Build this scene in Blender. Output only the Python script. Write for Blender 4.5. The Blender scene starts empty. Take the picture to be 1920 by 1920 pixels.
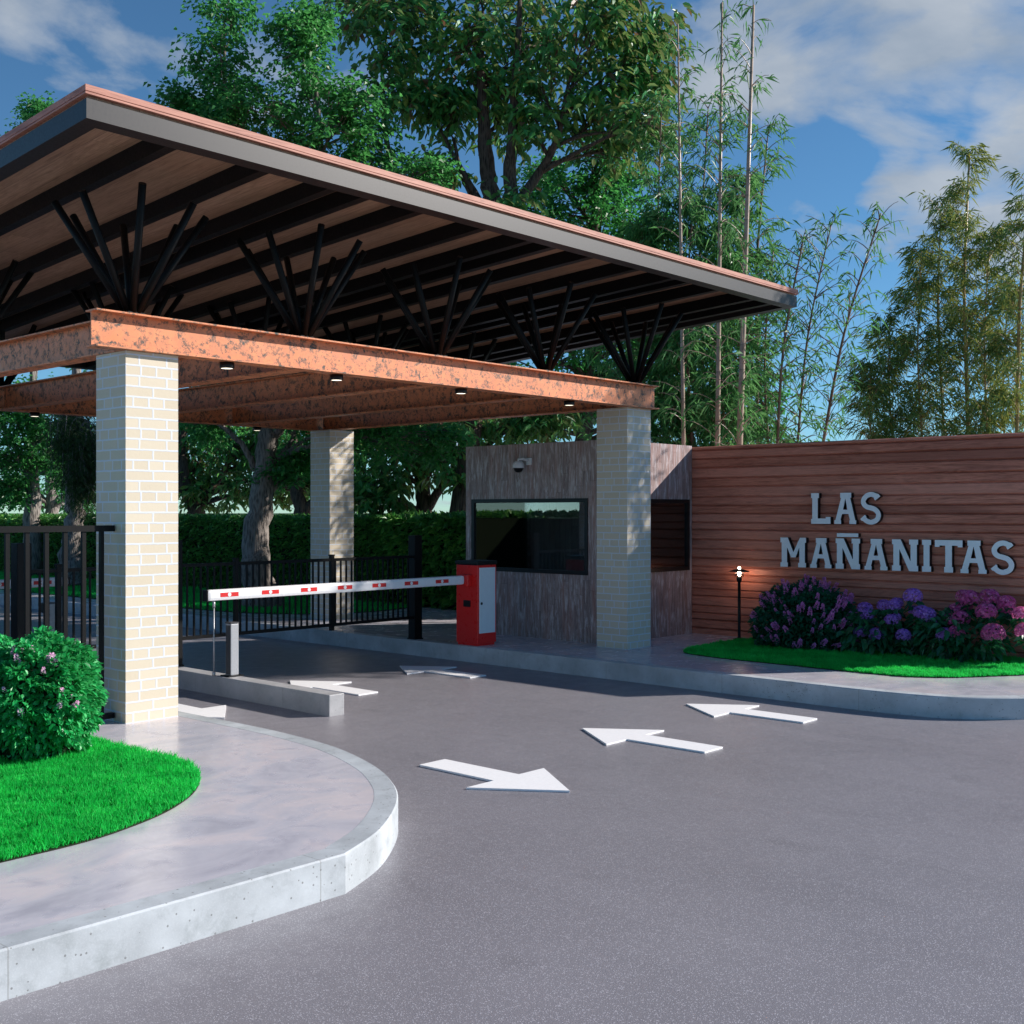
import bpy, bmesh, math, random
import numpy as np
from mathutils import Vector, Matrix
from mathutils.geometry import tessellate_polygon
random.seed(7); rng = np.random.default_rng(11)
scene = bpy.context.scene; COL = scene.collection
R = math.radians

# ------------------------------------------------------------------ camera, sky, sun, exposure
AZ = math.atan2(2935 - 960, 2168.06)
VX, VY = math.cos(AZ), math.sin(AZ); RX, RY = VY, -VX; CH = 1.8; FP = 2168.06
cam_d = bpy.data.cameras.new('camera'); cam = bpy.data.objects.new('camera', cam_d); COL.objects.link(cam)
cam_d.sensor_width = 36; cam_d.lens = FP / 1920 * 36; cam_d.clip_end = 3000; cam_d.clip_start = .05
cam.location = (0, 0, CH); cam.rotation_euler = (R(90), 0, math.atan2(-VX, VY)); scene.camera = cam
SUN = Vector((3.97, -2.98, 2.66)).normalized()
sd = bpy.data.lights.new('sun', 'SUN'); sd.energy = 5.0; sd.angle = R(.5); sd.color = (1, .93, .86)
so = bpy.data.objects.new('sun', sd); COL.objects.link(so); so.rotation_euler = SUN.to_track_quat('Z', 'Y').to_euler()
so.location = (20, -15, 20)
scene.view_settings.view_transform = 'Standard'; scene.view_settings.look = 'None'
scene.view_settings.exposure = 0.46; scene.view_settings.gamma = 1
wd = bpy.data.worlds.new('World'); scene.world = wd; wd.use_nodes = True
SKY_STRENGTH = .081

def at(u, v, depth):
    """point at this distance along the view axis, seen at photo pixel (u, v)"""
    r = (u - 960) / FP
    return Vector(((VX + RX * r) * depth, (VY + RY * r) * depth, CH + (960 - v) / FP * depth))
def atx(u, v, x):
    r = (u - 960) / FP; return at(u, v, x / (VX + RX * r))
def aty(u, v, y):
    r = (u - 960) / FP; return at(u, v, y / (VY + RY * r))
def atz(u, v, z):
    return at(u, v, (z - CH) * FP / (960 - v))

# ------------------------------------------------------------------ node helpers
class G:
    def __init__(s, nt): s.nt = nt; s.n = nt.nodes; s.l = nt.links
    def new(s, t, ins=None, **kw):
        n = s.n.new(t)
        for k, v in kw.items(): setattr(n, k, v)
        for k, v in (ins or {}).items(): s.put(n.inputs[k], v)
        return n
    def put(s, sock, v):
        if hasattr(v, 'is_output') or isinstance(v, bpy.types.NodeSocket): s.l.new(v, sock)
        elif isinstance(v, bpy.types.Node): s.l.new(v.outputs[0], sock)
        else:
            if sock.type == 'RGBA' and len(v) == 3: v = (*v, 1)
            sock.default_value = v
    def math(s, op, a, b=None, c=None, clamp=False):
        n = s.n.new('ShaderNodeMath'); n.operation = op; n.use_clamp = clamp
        for i, x in enumerate((a, b, c)):
            if x is not None: s.put(n.inputs[i], x)
        return n.outputs[0]
    def ramp(s, fac, stops, interp='LINEAR'):
        n = s.n.new('ShaderNodeValToRGB'); n.color_ramp.interpolation = interp
        e = n.color_ramp.elements
        while len(e) < len(stops): e.new(.5)
        for i, (p, c) in enumerate(stops):
            e[i].position = p; e[i].color = (*c, 1) if not isinstance(c, (int, float)) else (c, c, c, 1)
        s.put(n.inputs[0], fac); return n.outputs[0]
    def mix(s, fac, a, b, blend='MIX'):
        n = s.n.new('ShaderNodeMix'); n.data_type = 'RGBA'; n.blend_type = blend
        s.put(n.inputs[0], fac); s.put(n.inputs[6], a); s.put(n.inputs[7], b); return n.outputs[2]
    def noise(s, vec, scale, detail=4, rough=.55, dist=0, dims='3D'):
        n = s.new('ShaderNodeTexNoise', {'Scale': scale, 'Detail': detail, 'Roughness': rough, 'Distortion': dist})
        n.noise_dimensions = dims
        if vec is not None: s.put(n.inputs['Vector'], vec)
        return n.outputs[0]
    def map(s, vec, scale=(1, 1, 1), loc=(0, 0, 0)):
        return s.new('ShaderNodeMapping', {'Vector': vec, 'Scale': scale, 'Location': loc}).outputs[0]
    def bump(s, h, strength=.3, dist=.01):
        return s.new('ShaderNodeBump', {'Height': h, 'Strength': strength, 'Distance': dist}).outputs[0]
def new_mat(name, base=(.5, .5, .5), rough=.5, metal=0, spec=.5):
    m = bpy.data.materials.new(name); m.use_nodes = True; g = G(m.node_tree); b = g.n['Principled BSDF']
    g.put(b.inputs['Base Color'], base); g.put(b.inputs['Roughness'], rough); b.inputs['Metallic'].default_value = metal
    b.inputs['Specular IOR Level'].default_value = spec
    g.b = b; g.m = m
    g.tc = g.n.new('ShaderNodeTexCoord'); g.obj = g.tc.outputs['Object']; g.uv = g.tc.outputs['UV']
    g.pos = g.n.new('ShaderNodeNewGeometry').outputs['Position']
    return g
def setb(g, **kw):
    for k, v in kw.items(): g.put(g.b.inputs[{'base': 'Base Color', 'rough': 'Roughness', 'normal': 'Normal'}[k]], v)

# ------------------------------------------------------------------ world: sky with clouds
def build_world():
    g = G(wd.node_tree); bg = g.n['Background']; out = g.n['World Output']
    sky = g.new('ShaderNodeTexSky'); sky.sky_type = 'NISHITA'; sky.sun_disc = False
    sky.sun_elevation = math.asin(SUN.z); sky.sun_rotation = math.atan2(SUN.x, SUN.y)
    sky.altitude = 2000; sky.air_density = 1.0; sky.dust_density = 0.0; sky.ozone_density = 4.5
    d = g.new('ShaderNodeTexCoord').outputs['Generated']
    sep = g.new('ShaderNodeSeparateXYZ', {0: d})
    zz = g.math('ADD', g.math('MAXIMUM', sep.outputs[2], 0.0), .22)
    pl = g.new('ShaderNodeCombineXYZ', {0: g.math('DIVIDE', sep.outputs[0], zz), 1: g.math('DIVIDE', sep.outputs[1], zz), 2: 0.0}).outputs[0]
    n1 = g.noise(pl, 3.2, 9, .56, .25); n2 = g.noise(g.map(pl, (1, 1, 1), (4.2, 1.3, 0)), 1.2, 5, .5)
    tot = None
    for u, v, rad, w in [(1420, 30, .12, .55), (1540, 20, .12, .5), (1720, 0, .15, .55), (1880, 0, .11, .5), (1590, 80, .05, .4), (1860, 165, .055, .36), (1915, 240, .06, .42), (1710, 110, .04, .28), (1670, 350, .05, .42), (1740, 370, .06, .34), (1900, 420, .08, .34),
                         (1560, 500, .09, .24), (20, -40, .09, .34), (180, 10, .09, .24), (420, 20, .10, .26), (560, 10, .11, .26), (130, 110, .05, .18), (1330, 250, .05, .2), (950, 800, .3, .15), (2500, 100, .3, .4)]:
        if w == 0: continue
        c = at(u, v, 1) - Vector((0, 0, CH)); c.normalize()
        dist = g.new('ShaderNodeVectorMath', {0: d, 1: tuple(c)}, operation='DISTANCE').outputs['Value']
        f = g.math('MULTIPLY', g.math('SUBTRACT', 1.0, g.math('DIVIDE', dist, rad), clamp=True), w)
        f = g.math('SMOOTH_MIN', f, w * .8, .06)
        tot = f if tot is None else g.math('MAXIMUM', tot, f)
    raw = g.math('ADD', tot, g.math('MULTIPLY', g.math('SUBTRACT', n1, .5), 1.25))
    raw = g.math('ADD', raw, g.math('MULTIPLY', g.math('SUBTRACT', n2, .5), .1))
    mask = g.ramp(raw, [(.17, 0.0), (.27, .55), (.40, 1.0)])
    shade = g.ramp(g.noise(pl, 5.0, 6, .55, .2), [(.3, (2.9, 3.5, 4.3)), (.7, (4.7, 5.1, 5.6))])
    blue = g.mix(1.0, sky.outputs[0], (.78, 1.08, 1.10), 'MULTIPLY')
    col = g.mix(g.math('MULTIPLY', mask, .9), blue, shade)
    g.l.new(col, bg.inputs['Color']); bg.inputs['Strength'].default_value = SKY_STRENGTH
build_world()

# ------------------------------------------------------------------ mesh helpers
class MB:
    def __init__(s): s.v = []; s.f = []; s.uv = []; s.mi = []; s.sm = []; s.mat = 0; s.smooth = False
    def face(s, idx, uvs): s.f.append(list(idx)); s.uv.append(list(uvs)); s.mi.append(s.mat); s.sm.append(s.smooth)
    def quad(s, pts, uvs=None):
        b = len(s.v); s.v += [tuple(p) for p in pts]
        if uvs is None: uvs = s.auto(pts)
        s.face(range(b, b + len(pts)), uvs)
    @staticmethod
    def auto(pts):
        n = (Vector(pts[1]) - Vector(pts[0])).cross(Vector(pts[2]) - Vector(pts[1]))
        a = max(range(3), key=lambda i: abs(n[i]))
        return [(p[1], p[2]) if a == 0 else (p[0], p[2]) if a == 1 else (p[0], p[1]) for p in pts]
    def box(s, x0, x1, y0, y1, z0, z1, M=None, bev=0):
        if bev:
            bm = bmesh.new(); bmesh.ops.create_cube(bm, size=1)
            for v in bm.verts: v.co = Vector(((x0 + x1) / 2 + v.co.x * (x1 - x0), (y0 + y1) / 2 + v.co.y * (y1 - y0), (z0 + z1) / 2 + v.co.z * (z1 - z0)))
            bmesh.ops.bevel(bm, geom=bm.edges[:], offset=bev, segments=2, profile=.6, affect='EDGES')
            for f in bm.faces:
                pts = [v.co.copy() for v in f.verts]; uv = s.auto(pts)
                s.quad([M @ p for p in pts] if M else pts, uv)
            bm.free(); return
        c = [Vector(p) for p in ((x0, y0, z0), (x1, y0, z0), (x1, y1, z0), (x0, y1, z0), (x0, y0, z1), (x1, y0, z1), (x1, y1, z1), (x0, y1, z1))]
        for q in ((0, 3, 2, 1), (4, 5, 6, 7), (0, 1, 5, 4), (1, 2, 6, 5), (2, 3, 7, 6), (3, 0, 4, 7)):
            pts = [c[i] for i in q]; uv = s.auto(pts); s.quad([M @ p for p in pts] if M else pts, uv)
    def tube(s, pts, rad, n=8, cap=True):
        pts = [Vector(p) for p in pts]; rings = []
        if not hasattr(rad, '__len__'): rad = [rad] * len(pts)
        sm = s.smooth; d0 = 0; ref = None
        for i, p in enumerate(pts):
            t = (pts[min(i + 1, len(pts) - 1)] - pts[max(i - 1, 0)]).normalized()
            if ref is None: ref = Vector((1, 0, 0)) if abs(t.x) < .8 else Vector((0, 1, 0))
            a = (ref - t * ref.dot(t)).normalized(); b = t.cross(a); ref = a
            if i: d0 += (pts[i] - pts[i - 1]).length
            k = len(s.v); rings.append((k, d0))
            for j in range(n):
                w = 2 * math.pi * j / n; s.v.append(tuple(p + (a * math.cos(w) + b * math.sin(w)) * rad[i]))
        s.smooth = True
        for (k0, l0), (k1, l1) in zip(rings, rings[1:]):
            for j in range(n):
                j2 = (j + 1) % n
                s.face((k0 + j, k0 + j2, k1 + j2, k1 + j), ((j / n, l0), ((j + 1) / n, l0), ((j + 1) / n, l1), (j / n, l1)))
        s.smooth = False
        if cap:
            k = rings[0][0]; s.face([k + j for j in range(n)][::-1], [(0, 0)] * n)
            k = rings[-1][0]; s.face([k + j for j in range(n)], [(0, 0)] * n)
        s.smooth = sm
    def lathe(s, prof, c, n=24):
        """prof: (r, z) pairs from bottom to top around a vertical axis at c"""
        c = Vector(c); s.smooth, sm = True, s.smooth; k0 = len(s.v)
        for r, z in prof:
            for j in range(n):
                w = 2 * math.pi * j / n; s.v.append((c.x + r * math.cos(w), c.y + r * math.sin(w), c.z + z))
        for i in range(len(prof) - 1):
            for j in range(n):
                j2 = (j + 1) % n; a = k0 + i * n; b = a + n
                s.face((a + j, a + j2, b + j2, b + j), ((j / n, i), ((j + 1) / n, i), ((j + 1) / n, i + 1), (j / n, i + 1)))
        s.smooth = sm
    def poly(s, outer, holes, place, d0, d1, caps=(True, True)):
        """flat outline (2-D points) extruded from d0 to d1; place(a, b, d) -> 3-D"""
        loops = [outer] + list(holes); flat = [p for l in loops for p in l]
        tris = tessellate_polygon([[Vector((p[0], p[1], 0)) for p in l] for l in loops])
        for d, on, flip in ((d0, caps[0], True), (d1, caps[1], False)):
            if not on: continue
            b = len(s.v); s.v += [tuple(place(p[0], p[1], d)) for p in flat]
            for t in tris:
                a = [Vector(flat[i]) for i in t]
                ccw = (a[1] - a[0]).cross(a[2] - a[0]) > 0
                q = t if ccw else t[::-1]
                if flip: q = q[::-1]
                s.face([b + i for i in q], [flat[i] for i in q])
        for li, l in enumerate(loops):
            acc = 0
            for i in range(len(l)):
                p, q = l[i], l[(i + 1) % len(l)]; ln = math.dist(p, q)
                s.quad([place(*p, d0), place(*q, d0), place(*q, d1), place(*p, d1)], [(acc, d0), (acc + ln, d0), (acc + ln, d1), (acc, d1)]); acc += ln
    def build(s, name, mats, parent=None, kind=None, recalc=True):
        me = bpy.data.meshes.new(name); me.from_pydata(s.v, [], s.f)
        uvl = me.uv_layers.new(name='UVMap')
        uvl.data.foreach_set('uv', [c for f in s.uv for p in f for c in p])
        mats = mats if isinstance(mats, (list, tuple)) else [mats]
        for m in mats: me.materials.append(m)
        me.polygons.foreach_set('material_index', s.mi); me.polygons.foreach_set('use_smooth', s.sm)
        if recalc:
            bm = bmesh.new(); bm.from_mesh(me); bmesh.ops.recalc_face_normals(bm, faces=bm.faces[:]); bm.to_mesh(me); bm.free()
        me.update(); return link(name, me, parent, kind)
def link(name, me, parent=None, kind=None):
    o = bpy.data.objects.new(name, me); COL.objects.link(o)
    if parent is not None:
        o.parent = parent; p = parent; off = Vector((0, 0, 0))
        o.matrix_parent_inverse = world_of(parent).inverted()
    if kind: o['kind'] = kind
    return o
WM = {}
def world_of(o):
    return WM.get(o.name, Matrix.Identity(4))
def thing(name, label, cat, loc=(0, 0, 0), group=None):
    o = bpy.data.objects.new(name, None); COL.objects.link(o); o.location = loc; o.empty_display_size = .2
    WM[o.name] = Matrix.Translation(Vector(loc)); return tag(o, label, cat, group)
def tag(o, label, cat, group=None):
    o['label'] = label; o['category'] = cat
    if group: o['group'] = group
    return o
def copy_part(src, name, parent, M):
    o = bpy.data.objects.new(name, src.data); COL.objects.link(o); o.parent = parent
    o.matrix_parent_inverse = world_of(parent).inverted(); o.matrix_world = M; o.matrix_basis = M; return o

def np_mesh(name, V, loops, starts, totals, uv, mats, parent=None, kind=None, smooth=False, mi=None):
    me = bpy.data.meshes.new(name); nv, nl, nf = len(V), len(loops), len(starts)
    me.vertices.add(nv); me.vertices.foreach_set('co', np.asarray(V, np.float32).ravel())
    me.loops.add(nl); me.loops.foreach_set('vertex_index', np.asarray(loops, np.int32))
    me.polygons.add(nf); me.polygons.foreach_set('loop_start', np.asarray(starts, np.int32))
    try: me.polygons.foreach_set('loop_total', np.asarray(totals, np.int32))
    except Exception: pass
    me.update(calc_edges=True)
    l = me.uv_layers.new(name='UVMap'); l.data.foreach_set('uv', np.asarray(uv, np.float32).ravel())
    for m in (mats if isinstance(mats, (list, tuple)) else [mats]): me.materials.append(m)
    if mi is not None: me.polygons.foreach_set('material_index', np.asarray(mi, np.int32))
    me.polygons.foreach_set('use_smooth', [smooth] * nf)
    me.validate(); me.update()
    return link(name, me, parent, kind)
def norm(a): return a / np.maximum(np.linalg.norm(a, axis=1, keepdims=True), 1e-9)
def leaf_mesh(name, P, D, L, W, mat, parent=None, kind=None, up=1.0, fold=.22, droop=.12, shape=.45, big=False, rnd=None):
    """one small folded leaf per row of P: a kite of two faces, or (big) a six-sided leaf of four faces"""
    n = len(P); P = np.asarray(P); D = norm(np.asarray(D)); L = np.broadcast_to(L, n)[:, None]; W = np.broadcast_to(W, n)[:, None]
    U = norm(np.array([0, 0, 1.0]) * up + rng.normal(size=(n, 3)) * .6)
    S = norm(np.cross(D, U)); N = np.cross(S, D); N *= np.sign(N[:, 2:3] + 1e-9)
    Z = np.array([0, 0, -1.0]); r = rng.random(n) if rnd is None else rnd
    tip = P + D * L + Z * droop * L
    if not big:
        a = P + D * L * shape + S * W / 2 + N * fold * W; b = P + D * L * shape - S * W / 2 + N * fold * W
        V = np.stack([P, a, tip, b], 1).reshape(-1, 3); o = np.arange(n)[:, None] * 4
        loops = (o + np.array([0, 1, 2, 0, 2, 3])).ravel(); nf = 2 * n
        starts = np.arange(nf) * 3; totals = np.full(nf, 3)
        uv = np.stack([np.repeat(r, 6), np.tile([0, .5, 1, 0, 1, .5], n)], 1)
    else:
        m1 = P + D * L * .5 + Z * droop * L * .2
        a1 = P + D * L * .25 + S * W * .42 + N * fold * W; a2 = P + D * L * .62 + S * W * .46 + N * fold * W + Z * droop * L * .3
        b1 = P + D * L * .25 - S * W * .42 + N * fold * W; b2 = P + D * L * .62 - S * W * .46 + N * fold * W + Z * droop * L * .3
        V = np.stack([P, a1, a2, tip, b2, b1, m1], 1).reshape(-1, 3); o = np.arange(n)[:, None] * 7
        loops = (o + np.array([0, 1, 2, 6, 6, 2, 3, 0, 6, 4, 5, 6, 3, 4])).ravel()
        # faces: (0,1,2,6) (6,2,3) (0,6,4,5) (6,3,4)
        base = np.arange(n)[:, None] * 14
        starts = (base + np.array([0, 4, 7, 11])).ravel(); totals = np.tile([4, 3, 4, 3], n)
        uv = np.stack([np.repeat(r, 14), np.tile([0, .3, .6, .5, .5, .6, 1, 0, .5, .6, .3, .5, 1, .6], n)], 1)
    return np_mesh(name, V, loops, starts, totals, uv, mat, parent, kind)

# ------------------------------------------------------------------ materials
def m_asphalt():
    g = new_mat('asphalt'); p = g.pos
    big = g.noise(p, .55, 5, .6); mid = g.noise(p, 6, 5, .6); fine = g.noise(p, 260, 2, .6)
    v = g.new('ShaderNodeTexVoronoi', {'Vector': p, 'Scale': 150.0}); vd = v.outputs['Distance']
    rc = g.new('ShaderNodeSeparateColor', {0: v.outputs['Color']}).outputs[0]
    stone = g.math('MULTIPLY', g.math('LESS_THAN', vd, .38), g.math('GREATER_THAN', rc, .66))
    c = g.ramp(big, [(.3, (.165, .157, .176)), (.7, (.225, .215, .24))])
    wear = g.noise(g.map(p, (1.6, .35, 1)), .9, 5, .6, .6); c = g.mix(g.ramp(wear, [(.52, 0.0), (.72, .35)]), c, (.12, .114, .126))
    spot = g.noise(p, 2.1, 3, .5, .3); c = g.mix(g.ramp(spot, [(.66, 0.0), (.72, .3)]), c, (.10, .095, .102))
    c = g.mix(g.math('MULTIPLY', g.math('SUBTRACT', mid, .4), .9, clamp=True), c, (.13, .124, .138))
    c = g.mix(g.ramp(fine, [(.35, 0.0), (.75, .8)]), c, (.28, .27, .295))
    c = g.mix(g.math('MULTIPLY', stone, .75), c, (.52, .51, .56))
    h = g.math('ADD', g.math('MULTIPLY', vd, -.6), fine)
    setb(g, base=c, rough=g.ramp(mid, [(.3, .3), (.7, .46)]), normal=g.bump(h, .28, .004)); return g.m
def m_pavement():
    g = new_mat('pavement_concrete'); p = g.pos
    a = g.noise(g.map(p, (1, 1.6, 1)), 1.6, 8, .62, .8); b = g.noise(p, 5.5, 6, .6, .4); f = g.noise(p, 90, 3, .6)
    c = g.ramp(a, [(.3, (.40, .395, .455)), (.48, (.53, .52, .575)), (.62, (.63, .575, .60)), (.75, (.55, .54, .59))])
    c = g.mix(g.ramp(b, [(.56, 0.0), (.7, .55)]), c, (.35, .35, .42))
    crack = g.new('ShaderNodeTexVoronoi', {'Vector': g.map(p, (1.7, 1.7, 1)), 'Scale': .9}, feature='DISTANCE_TO_EDGE').outputs['Distance']
    sc = g.ramp(g.noise(g.map(p, (5, 26, 1)), 2, 4, .7, 1.5), [(.66, 0.0), (.7, 1.0)])
    c = g.mix(g.math('MULTIPLY', sc, .2), c, (.22, .22, .26))
    c = g.mix(g.math('MULTIPLY', g.math('SUBTRACT', f, .5), .35, clamp=True), c, (.6, .58, .6))
    setb(g, base=c, rough=g.ramp(b, [(.3, .16), (.65, .3)]), normal=g.bump(g.math('ADD', g.math('MULTIPLY', b, .8), g.math('MULTIPLY', sc, -.5)), .05, .006)); return g.m
def m_kerb(name='kerb_concrete', tint=(.50, .54, .57)):
    g = new_mat(name); p = g.pos; sp = g.new('ShaderNodeSeparateXYZ', {0: g.uv})
    a = g.noise(p, 2.4, 6, .6); b = g.noise(p, 9, 7, .65, .3); f = g.noise(p, 120, 3, .7)
    c = g.ramp(a, [(.3, tuple(x * .66 for x in tint)), (.68, tuple(x * 1.1 for x in tint))])
    pits = g.new('ShaderNodeTexVoronoi', {'Vector': p, 'Scale': 48.0}); rc = g.new('ShaderNodeSeparateColor', {0: pits.outputs['Color']}).outputs[0]
    pit = g.math('MULTIPLY', g.math('LESS_THAN', pits.outputs['Distance'], .24), g.math('GREATER_THAN', rc, .86))
    c = g.mix(g.ramp(b, [(.52, 0.0), (.72, .6)]), c, (.26, .29, .30))
    c = g.mix(g.math('MULTIPLY', pit, .75), c, (.14, .14, .14))
    c = g.mix(g.ramp(f, [(.5, 0.0), (.8, .35)]), c, (.66, .68, .7))
    fr = g.math('FRACT', g.math('DIVIDE', sp.outputs[0], 1.45)); w = g.math('ADD', .004, g.math('MULTIPLY', g.math('SUBTRACT', b, .45), .012))
    jo = g.math('LESS_THAN', fr, w)
    c = g.mix(g.math('MULTIPLY', jo, .4), c, (.16, .155, .14))
    setb(g, base=c, rough=.5, normal=g.bump(g.math('SUBTRACT', g.math('MULTIPLY', f, .3), g.math('ADD', pit, jo)), .3, .004)); return g.m
def m_brick():
    g = new_mat('cream_brick', rough=.75)
    br = g.new('ShaderNodeTexBrick', {'Vector': g.uv, 'Color1': (.66, .58, .45), 'Color2': (.60, .52, .395), 'Mortar': (.62, .64, .68), 'Scale': 1.0,
               'Mortar Size': .0072, 'Mortar Smooth': .15, 'Bias': 0.0, 'Brick Width': .235, 'Row Height': .0805}, offset=.5, offset_frequency=2, squash=.56, squash_frequency=3)
    wob = g.noise(g.uv, 14, 3, .5)
    g.put(br.inputs['Vector'], g.new('ShaderNodeVectorMath', {0: g.uv, 1: g.new('ShaderNodeVectorMath', {0: g.new('ShaderNodeTexNoise', {'Vector': g.uv, 'Scale': 16.0}).outputs['Color'], 1: (.007, .007, 0)}, operation='MULTIPLY').outputs[0]}, operation='ADD').outputs[0])
    n = g.noise(g.uv, 40, 5, .65); s = g.noise(g.uv, 120, 2, .6)
    c = g.mix(g.ramp(n, [(.4, 0.0), (.8, .35)]), br.outputs[0], (.67, .595, .47))
    c = g.mix(g.ramp(s, [(.66, 0.0), (.72, .3)]), c, (.3, .26, .2))
    c = g.mix(br.outputs['Fac'], c, (.645, .675, .735))
    setb(g, base=c, normal=g.bump(g.math('ADD', g.math('MULTIPLY', br.outputs['Fac'], .6), g.math('MULTIPLY', n, -.3)), .5, .006)); return g.m
def m_copper():
    g = new_mat('weathered_copper', rough=.55, metal=0); p = g.obj
    a = g.noise(p, 14, 8, .7, .5); b = g.noise(p, 3.2, 4, .6); f = g.noise(p, 38, 6, .75, .9)
    st = g.math('ADD', g.math('MULTIPLY', a, .62), g.math('MULTIPLY', f, .38))
    dark = g.ramp(st, [(.50, 0.0), (.55, .6), (.60, 1.0)])
    soft = g.ramp(g.noise(p, 15, 5, .6, .6), [(.40, 0.0), (.7, .8)])
    c = g.ramp(b, [(.3, (.70, .22, .08)), (.7, (.80, .285, .115))])
    c = g.mix(soft, c, (.52, .19, .095)); c = g.mix(dark, c, (.03, .045, .038))
    setb(g, base=c, rough=g.ramp(a, [(.3, .38), (.7, .6)]), normal=g.bump(st, .15, .004)); return g.m
def wood(name, c0, c1, c2, axis, grain=1.0, rough=.5, plank=None, spec=.4):
    """timber: grain stretched along one axis of the UV map; plank = (width, length) draws board joints"""
    g = new_mat(name, rough=rough, spec=spec)
    sc = (1, 14, 1) if axis == 0 else (14, 1, 1)
    uv = g.uv; jo = None
    if plank:
        w, l = plank
        s = g.new('ShaderNodeSeparateXYZ', {0: uv}); al, ac = (s.outputs[0], s.outputs[1]) if axis == 0 else (s.outputs[1], s.outputs[0])
        row = g.math('FLOOR', g.math('DIVIDE', ac, w)); rr = g.new('ShaderNodeTexWhiteNoise', {'W': row}, noise_dimensions='1D').outputs[0]
        al2 = g.math('ADD', al, g.math('MULTIPLY', rr, 7.3)); seg = g.math('FLOOR', g.math('DIVIDE', al2, l))
        cell = g.new('ShaderNodeTexWhiteNoise', {'Vector': g.new('ShaderNodeCombineXYZ', {0: row, 1: seg, 2: 0.0}).outputs[0]}, noise_dimensions='3D').outputs[0]
        uv = g.new('ShaderNodeVectorMath', {0: uv, 1: g.new('ShaderNodeCombineXYZ', {0: 0.0, 1: 0.0, 2: g.math('MULTIPLY', cell, 9.0)}).outputs[0]}, operation='ADD').outputs[0]
        fa = g.math('FRACT', g.math('DIVIDE', ac, w)); fl = g.math('FRACT', g.math('DIVIDE', al2, l))
        jo = g.math('MAXIMUM', g.math('LESS_THAN', fa, .0035 / w), g.math('LESS_THAN', fl, .003 / l))
    a = g.noise(g.map(uv, sc), 3.2 * grain, 7, .62, .9); b = g.noise(g.map(uv, sc), 13 * grain, 5, .7, .3)
    wv = g.noise(g.map(uv, tuple(.35 * x for x in sc)), 2.2 * grain, 3, .5, 2.2)
    rings = g.math('PINGPONG', g.math('MULTIPLY', wv, 14), 1.0)
    st = g.math('ADD', g.math('MULTIPLY', a, .6), g.math('ADD', g.math('MULTIPLY', b, .25), g.math('MULTIPLY', rings, .15)))
    c = g.ramp(st, [(.3, c0), (.5, c1), (.72, c2)])
    if plank:
        c = g.mix(g.math('MULTIPLY', g.math('SUBTRACT', 1.0, cell), .45), c, c0)
        c = g.mix(g.math('MULTIPLY', jo, .8), c, tuple(x * .25 for x in c0))
    setb(g, base=c, rough=rough, normal=g.bump(st, .25, .004)); g.st = st; g.c = c; return g
def m_booth():
    g = wood('weathered_cladding', (.14, .095, .09), (.37, .275, .265), (.6, .49, .47), 1, 1.0, .42, (.115, 1.35))
    streak = g.ramp(g.noise(g.map(g.uv, (16, 2.2, 1)), 1.6, 8, .75, .4), [(.5, 0.0), (.64, .85)])
    red = g.ramp(g.noise(g.map(g.uv, (9, .8, 1), (3, 1, 0)), 1.1, 4, .6), [(.5, 0.0), (.7, .6)])
    c = g.mix(streak, g.c, (.66, .62, .64)); c = g.mix(red, c, (.34, .14, .10)); setb(g, base=c); return g.m
def leafmat(name, stops, trans=.45, rough=.42, spec=.4, tcol=None):
    g = new_mat(name, rough=rough, spec=spec); s = g.new('ShaderNodeSeparateXYZ', {0: g.uv})
    c = g.ramp(s.outputs[0], stops)
    n = g.noise(g.pos, 1.1, 2, .5)
    c = g.mix(g.ramp(n, [(.35, 0.0), (.7, .3)]), c, tuple(x * .55 for x in stops[0][1]))
    setb(g, base=c); out = g.n['Material Output']
    tr = g.new('ShaderNodeBsdfTranslucent', {'Color': g.mix(.5, c, tcol or tuple(min(1, x * 1.6) for x in stops[-1][1]))})
    mx = g.new('ShaderNodeMixShader', {0: trans, 1: g.b.outputs[0], 2: tr.outputs[0]}); g.l.new(mx.outputs[0], out.inputs[0]); return g.m
def m_bark(name, dark, light):
    g = new_mat(name, rough=.85, spec=.2); p = g.pos
    v = g.new('ShaderNodeTexVoronoi', {'Vector': g.map(p, (1, 1, .16)), 'Scale': 34.0}).outputs['Distance']
    n = g.noise(g.map(p, (1, 1, .18)), 26, 7, .7, .8); q = g.noise(p, 3, 4, .6)
    c = g.ramp(g.math('ADD', g.math('MULTIPLY', v, .5), g.math('MULTIPLY', n, .6)), [(.3, dark), (.62, light)])
    c = g.mix(g.ramp(q, [(.4, 0.0), (.75, .35)]), c, tuple(.6 * x for x in dark))
    setb(g, base=c, normal=g.bump(g.math('ADD', n, v), .8, .02)); return g.m
def m_culm():
    g = new_mat('bamboo_culm', rough=.4); s = g.new('ShaderNodeSeparateXYZ', {0: g.uv})
    fr = g.math('FRACT', g.math('DIVIDE', s.outputs[1], .38)); ring = g.ramp(fr, [(0, 0.0), (.03, 1.0), (.9, .8), (1.0, .5)])
    n = g.noise(g.pos, 6, 4, .6)
    c = g.ramp(n, [(.3, (.30, .215, .155)), (.7, (.46, .35, .27))]); c = g.mix(ring, (.1, .085, .06), c); setb(g, base=c); return g.m
def plain(name, c, rough=.5, metal=0, spec=.5, nscale=30, amt=.12, bump=0):
    g = new_mat(name, c, rough, metal, spec); n = g.noise(g.obj, nscale, 4, .6)
    setb(g, base=g.mix(g.ramp(n, [(.35, 0.0), (.75, 1.0)]), c, tuple(x * (1 - amt) for x in c)), rough=g.ramp(n, [(.3, max(rough - .05, .02)), (.7, rough + .06)]))
    if bump: setb(g, normal=g.bump(n, bump, .002))
    return g.m
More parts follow.
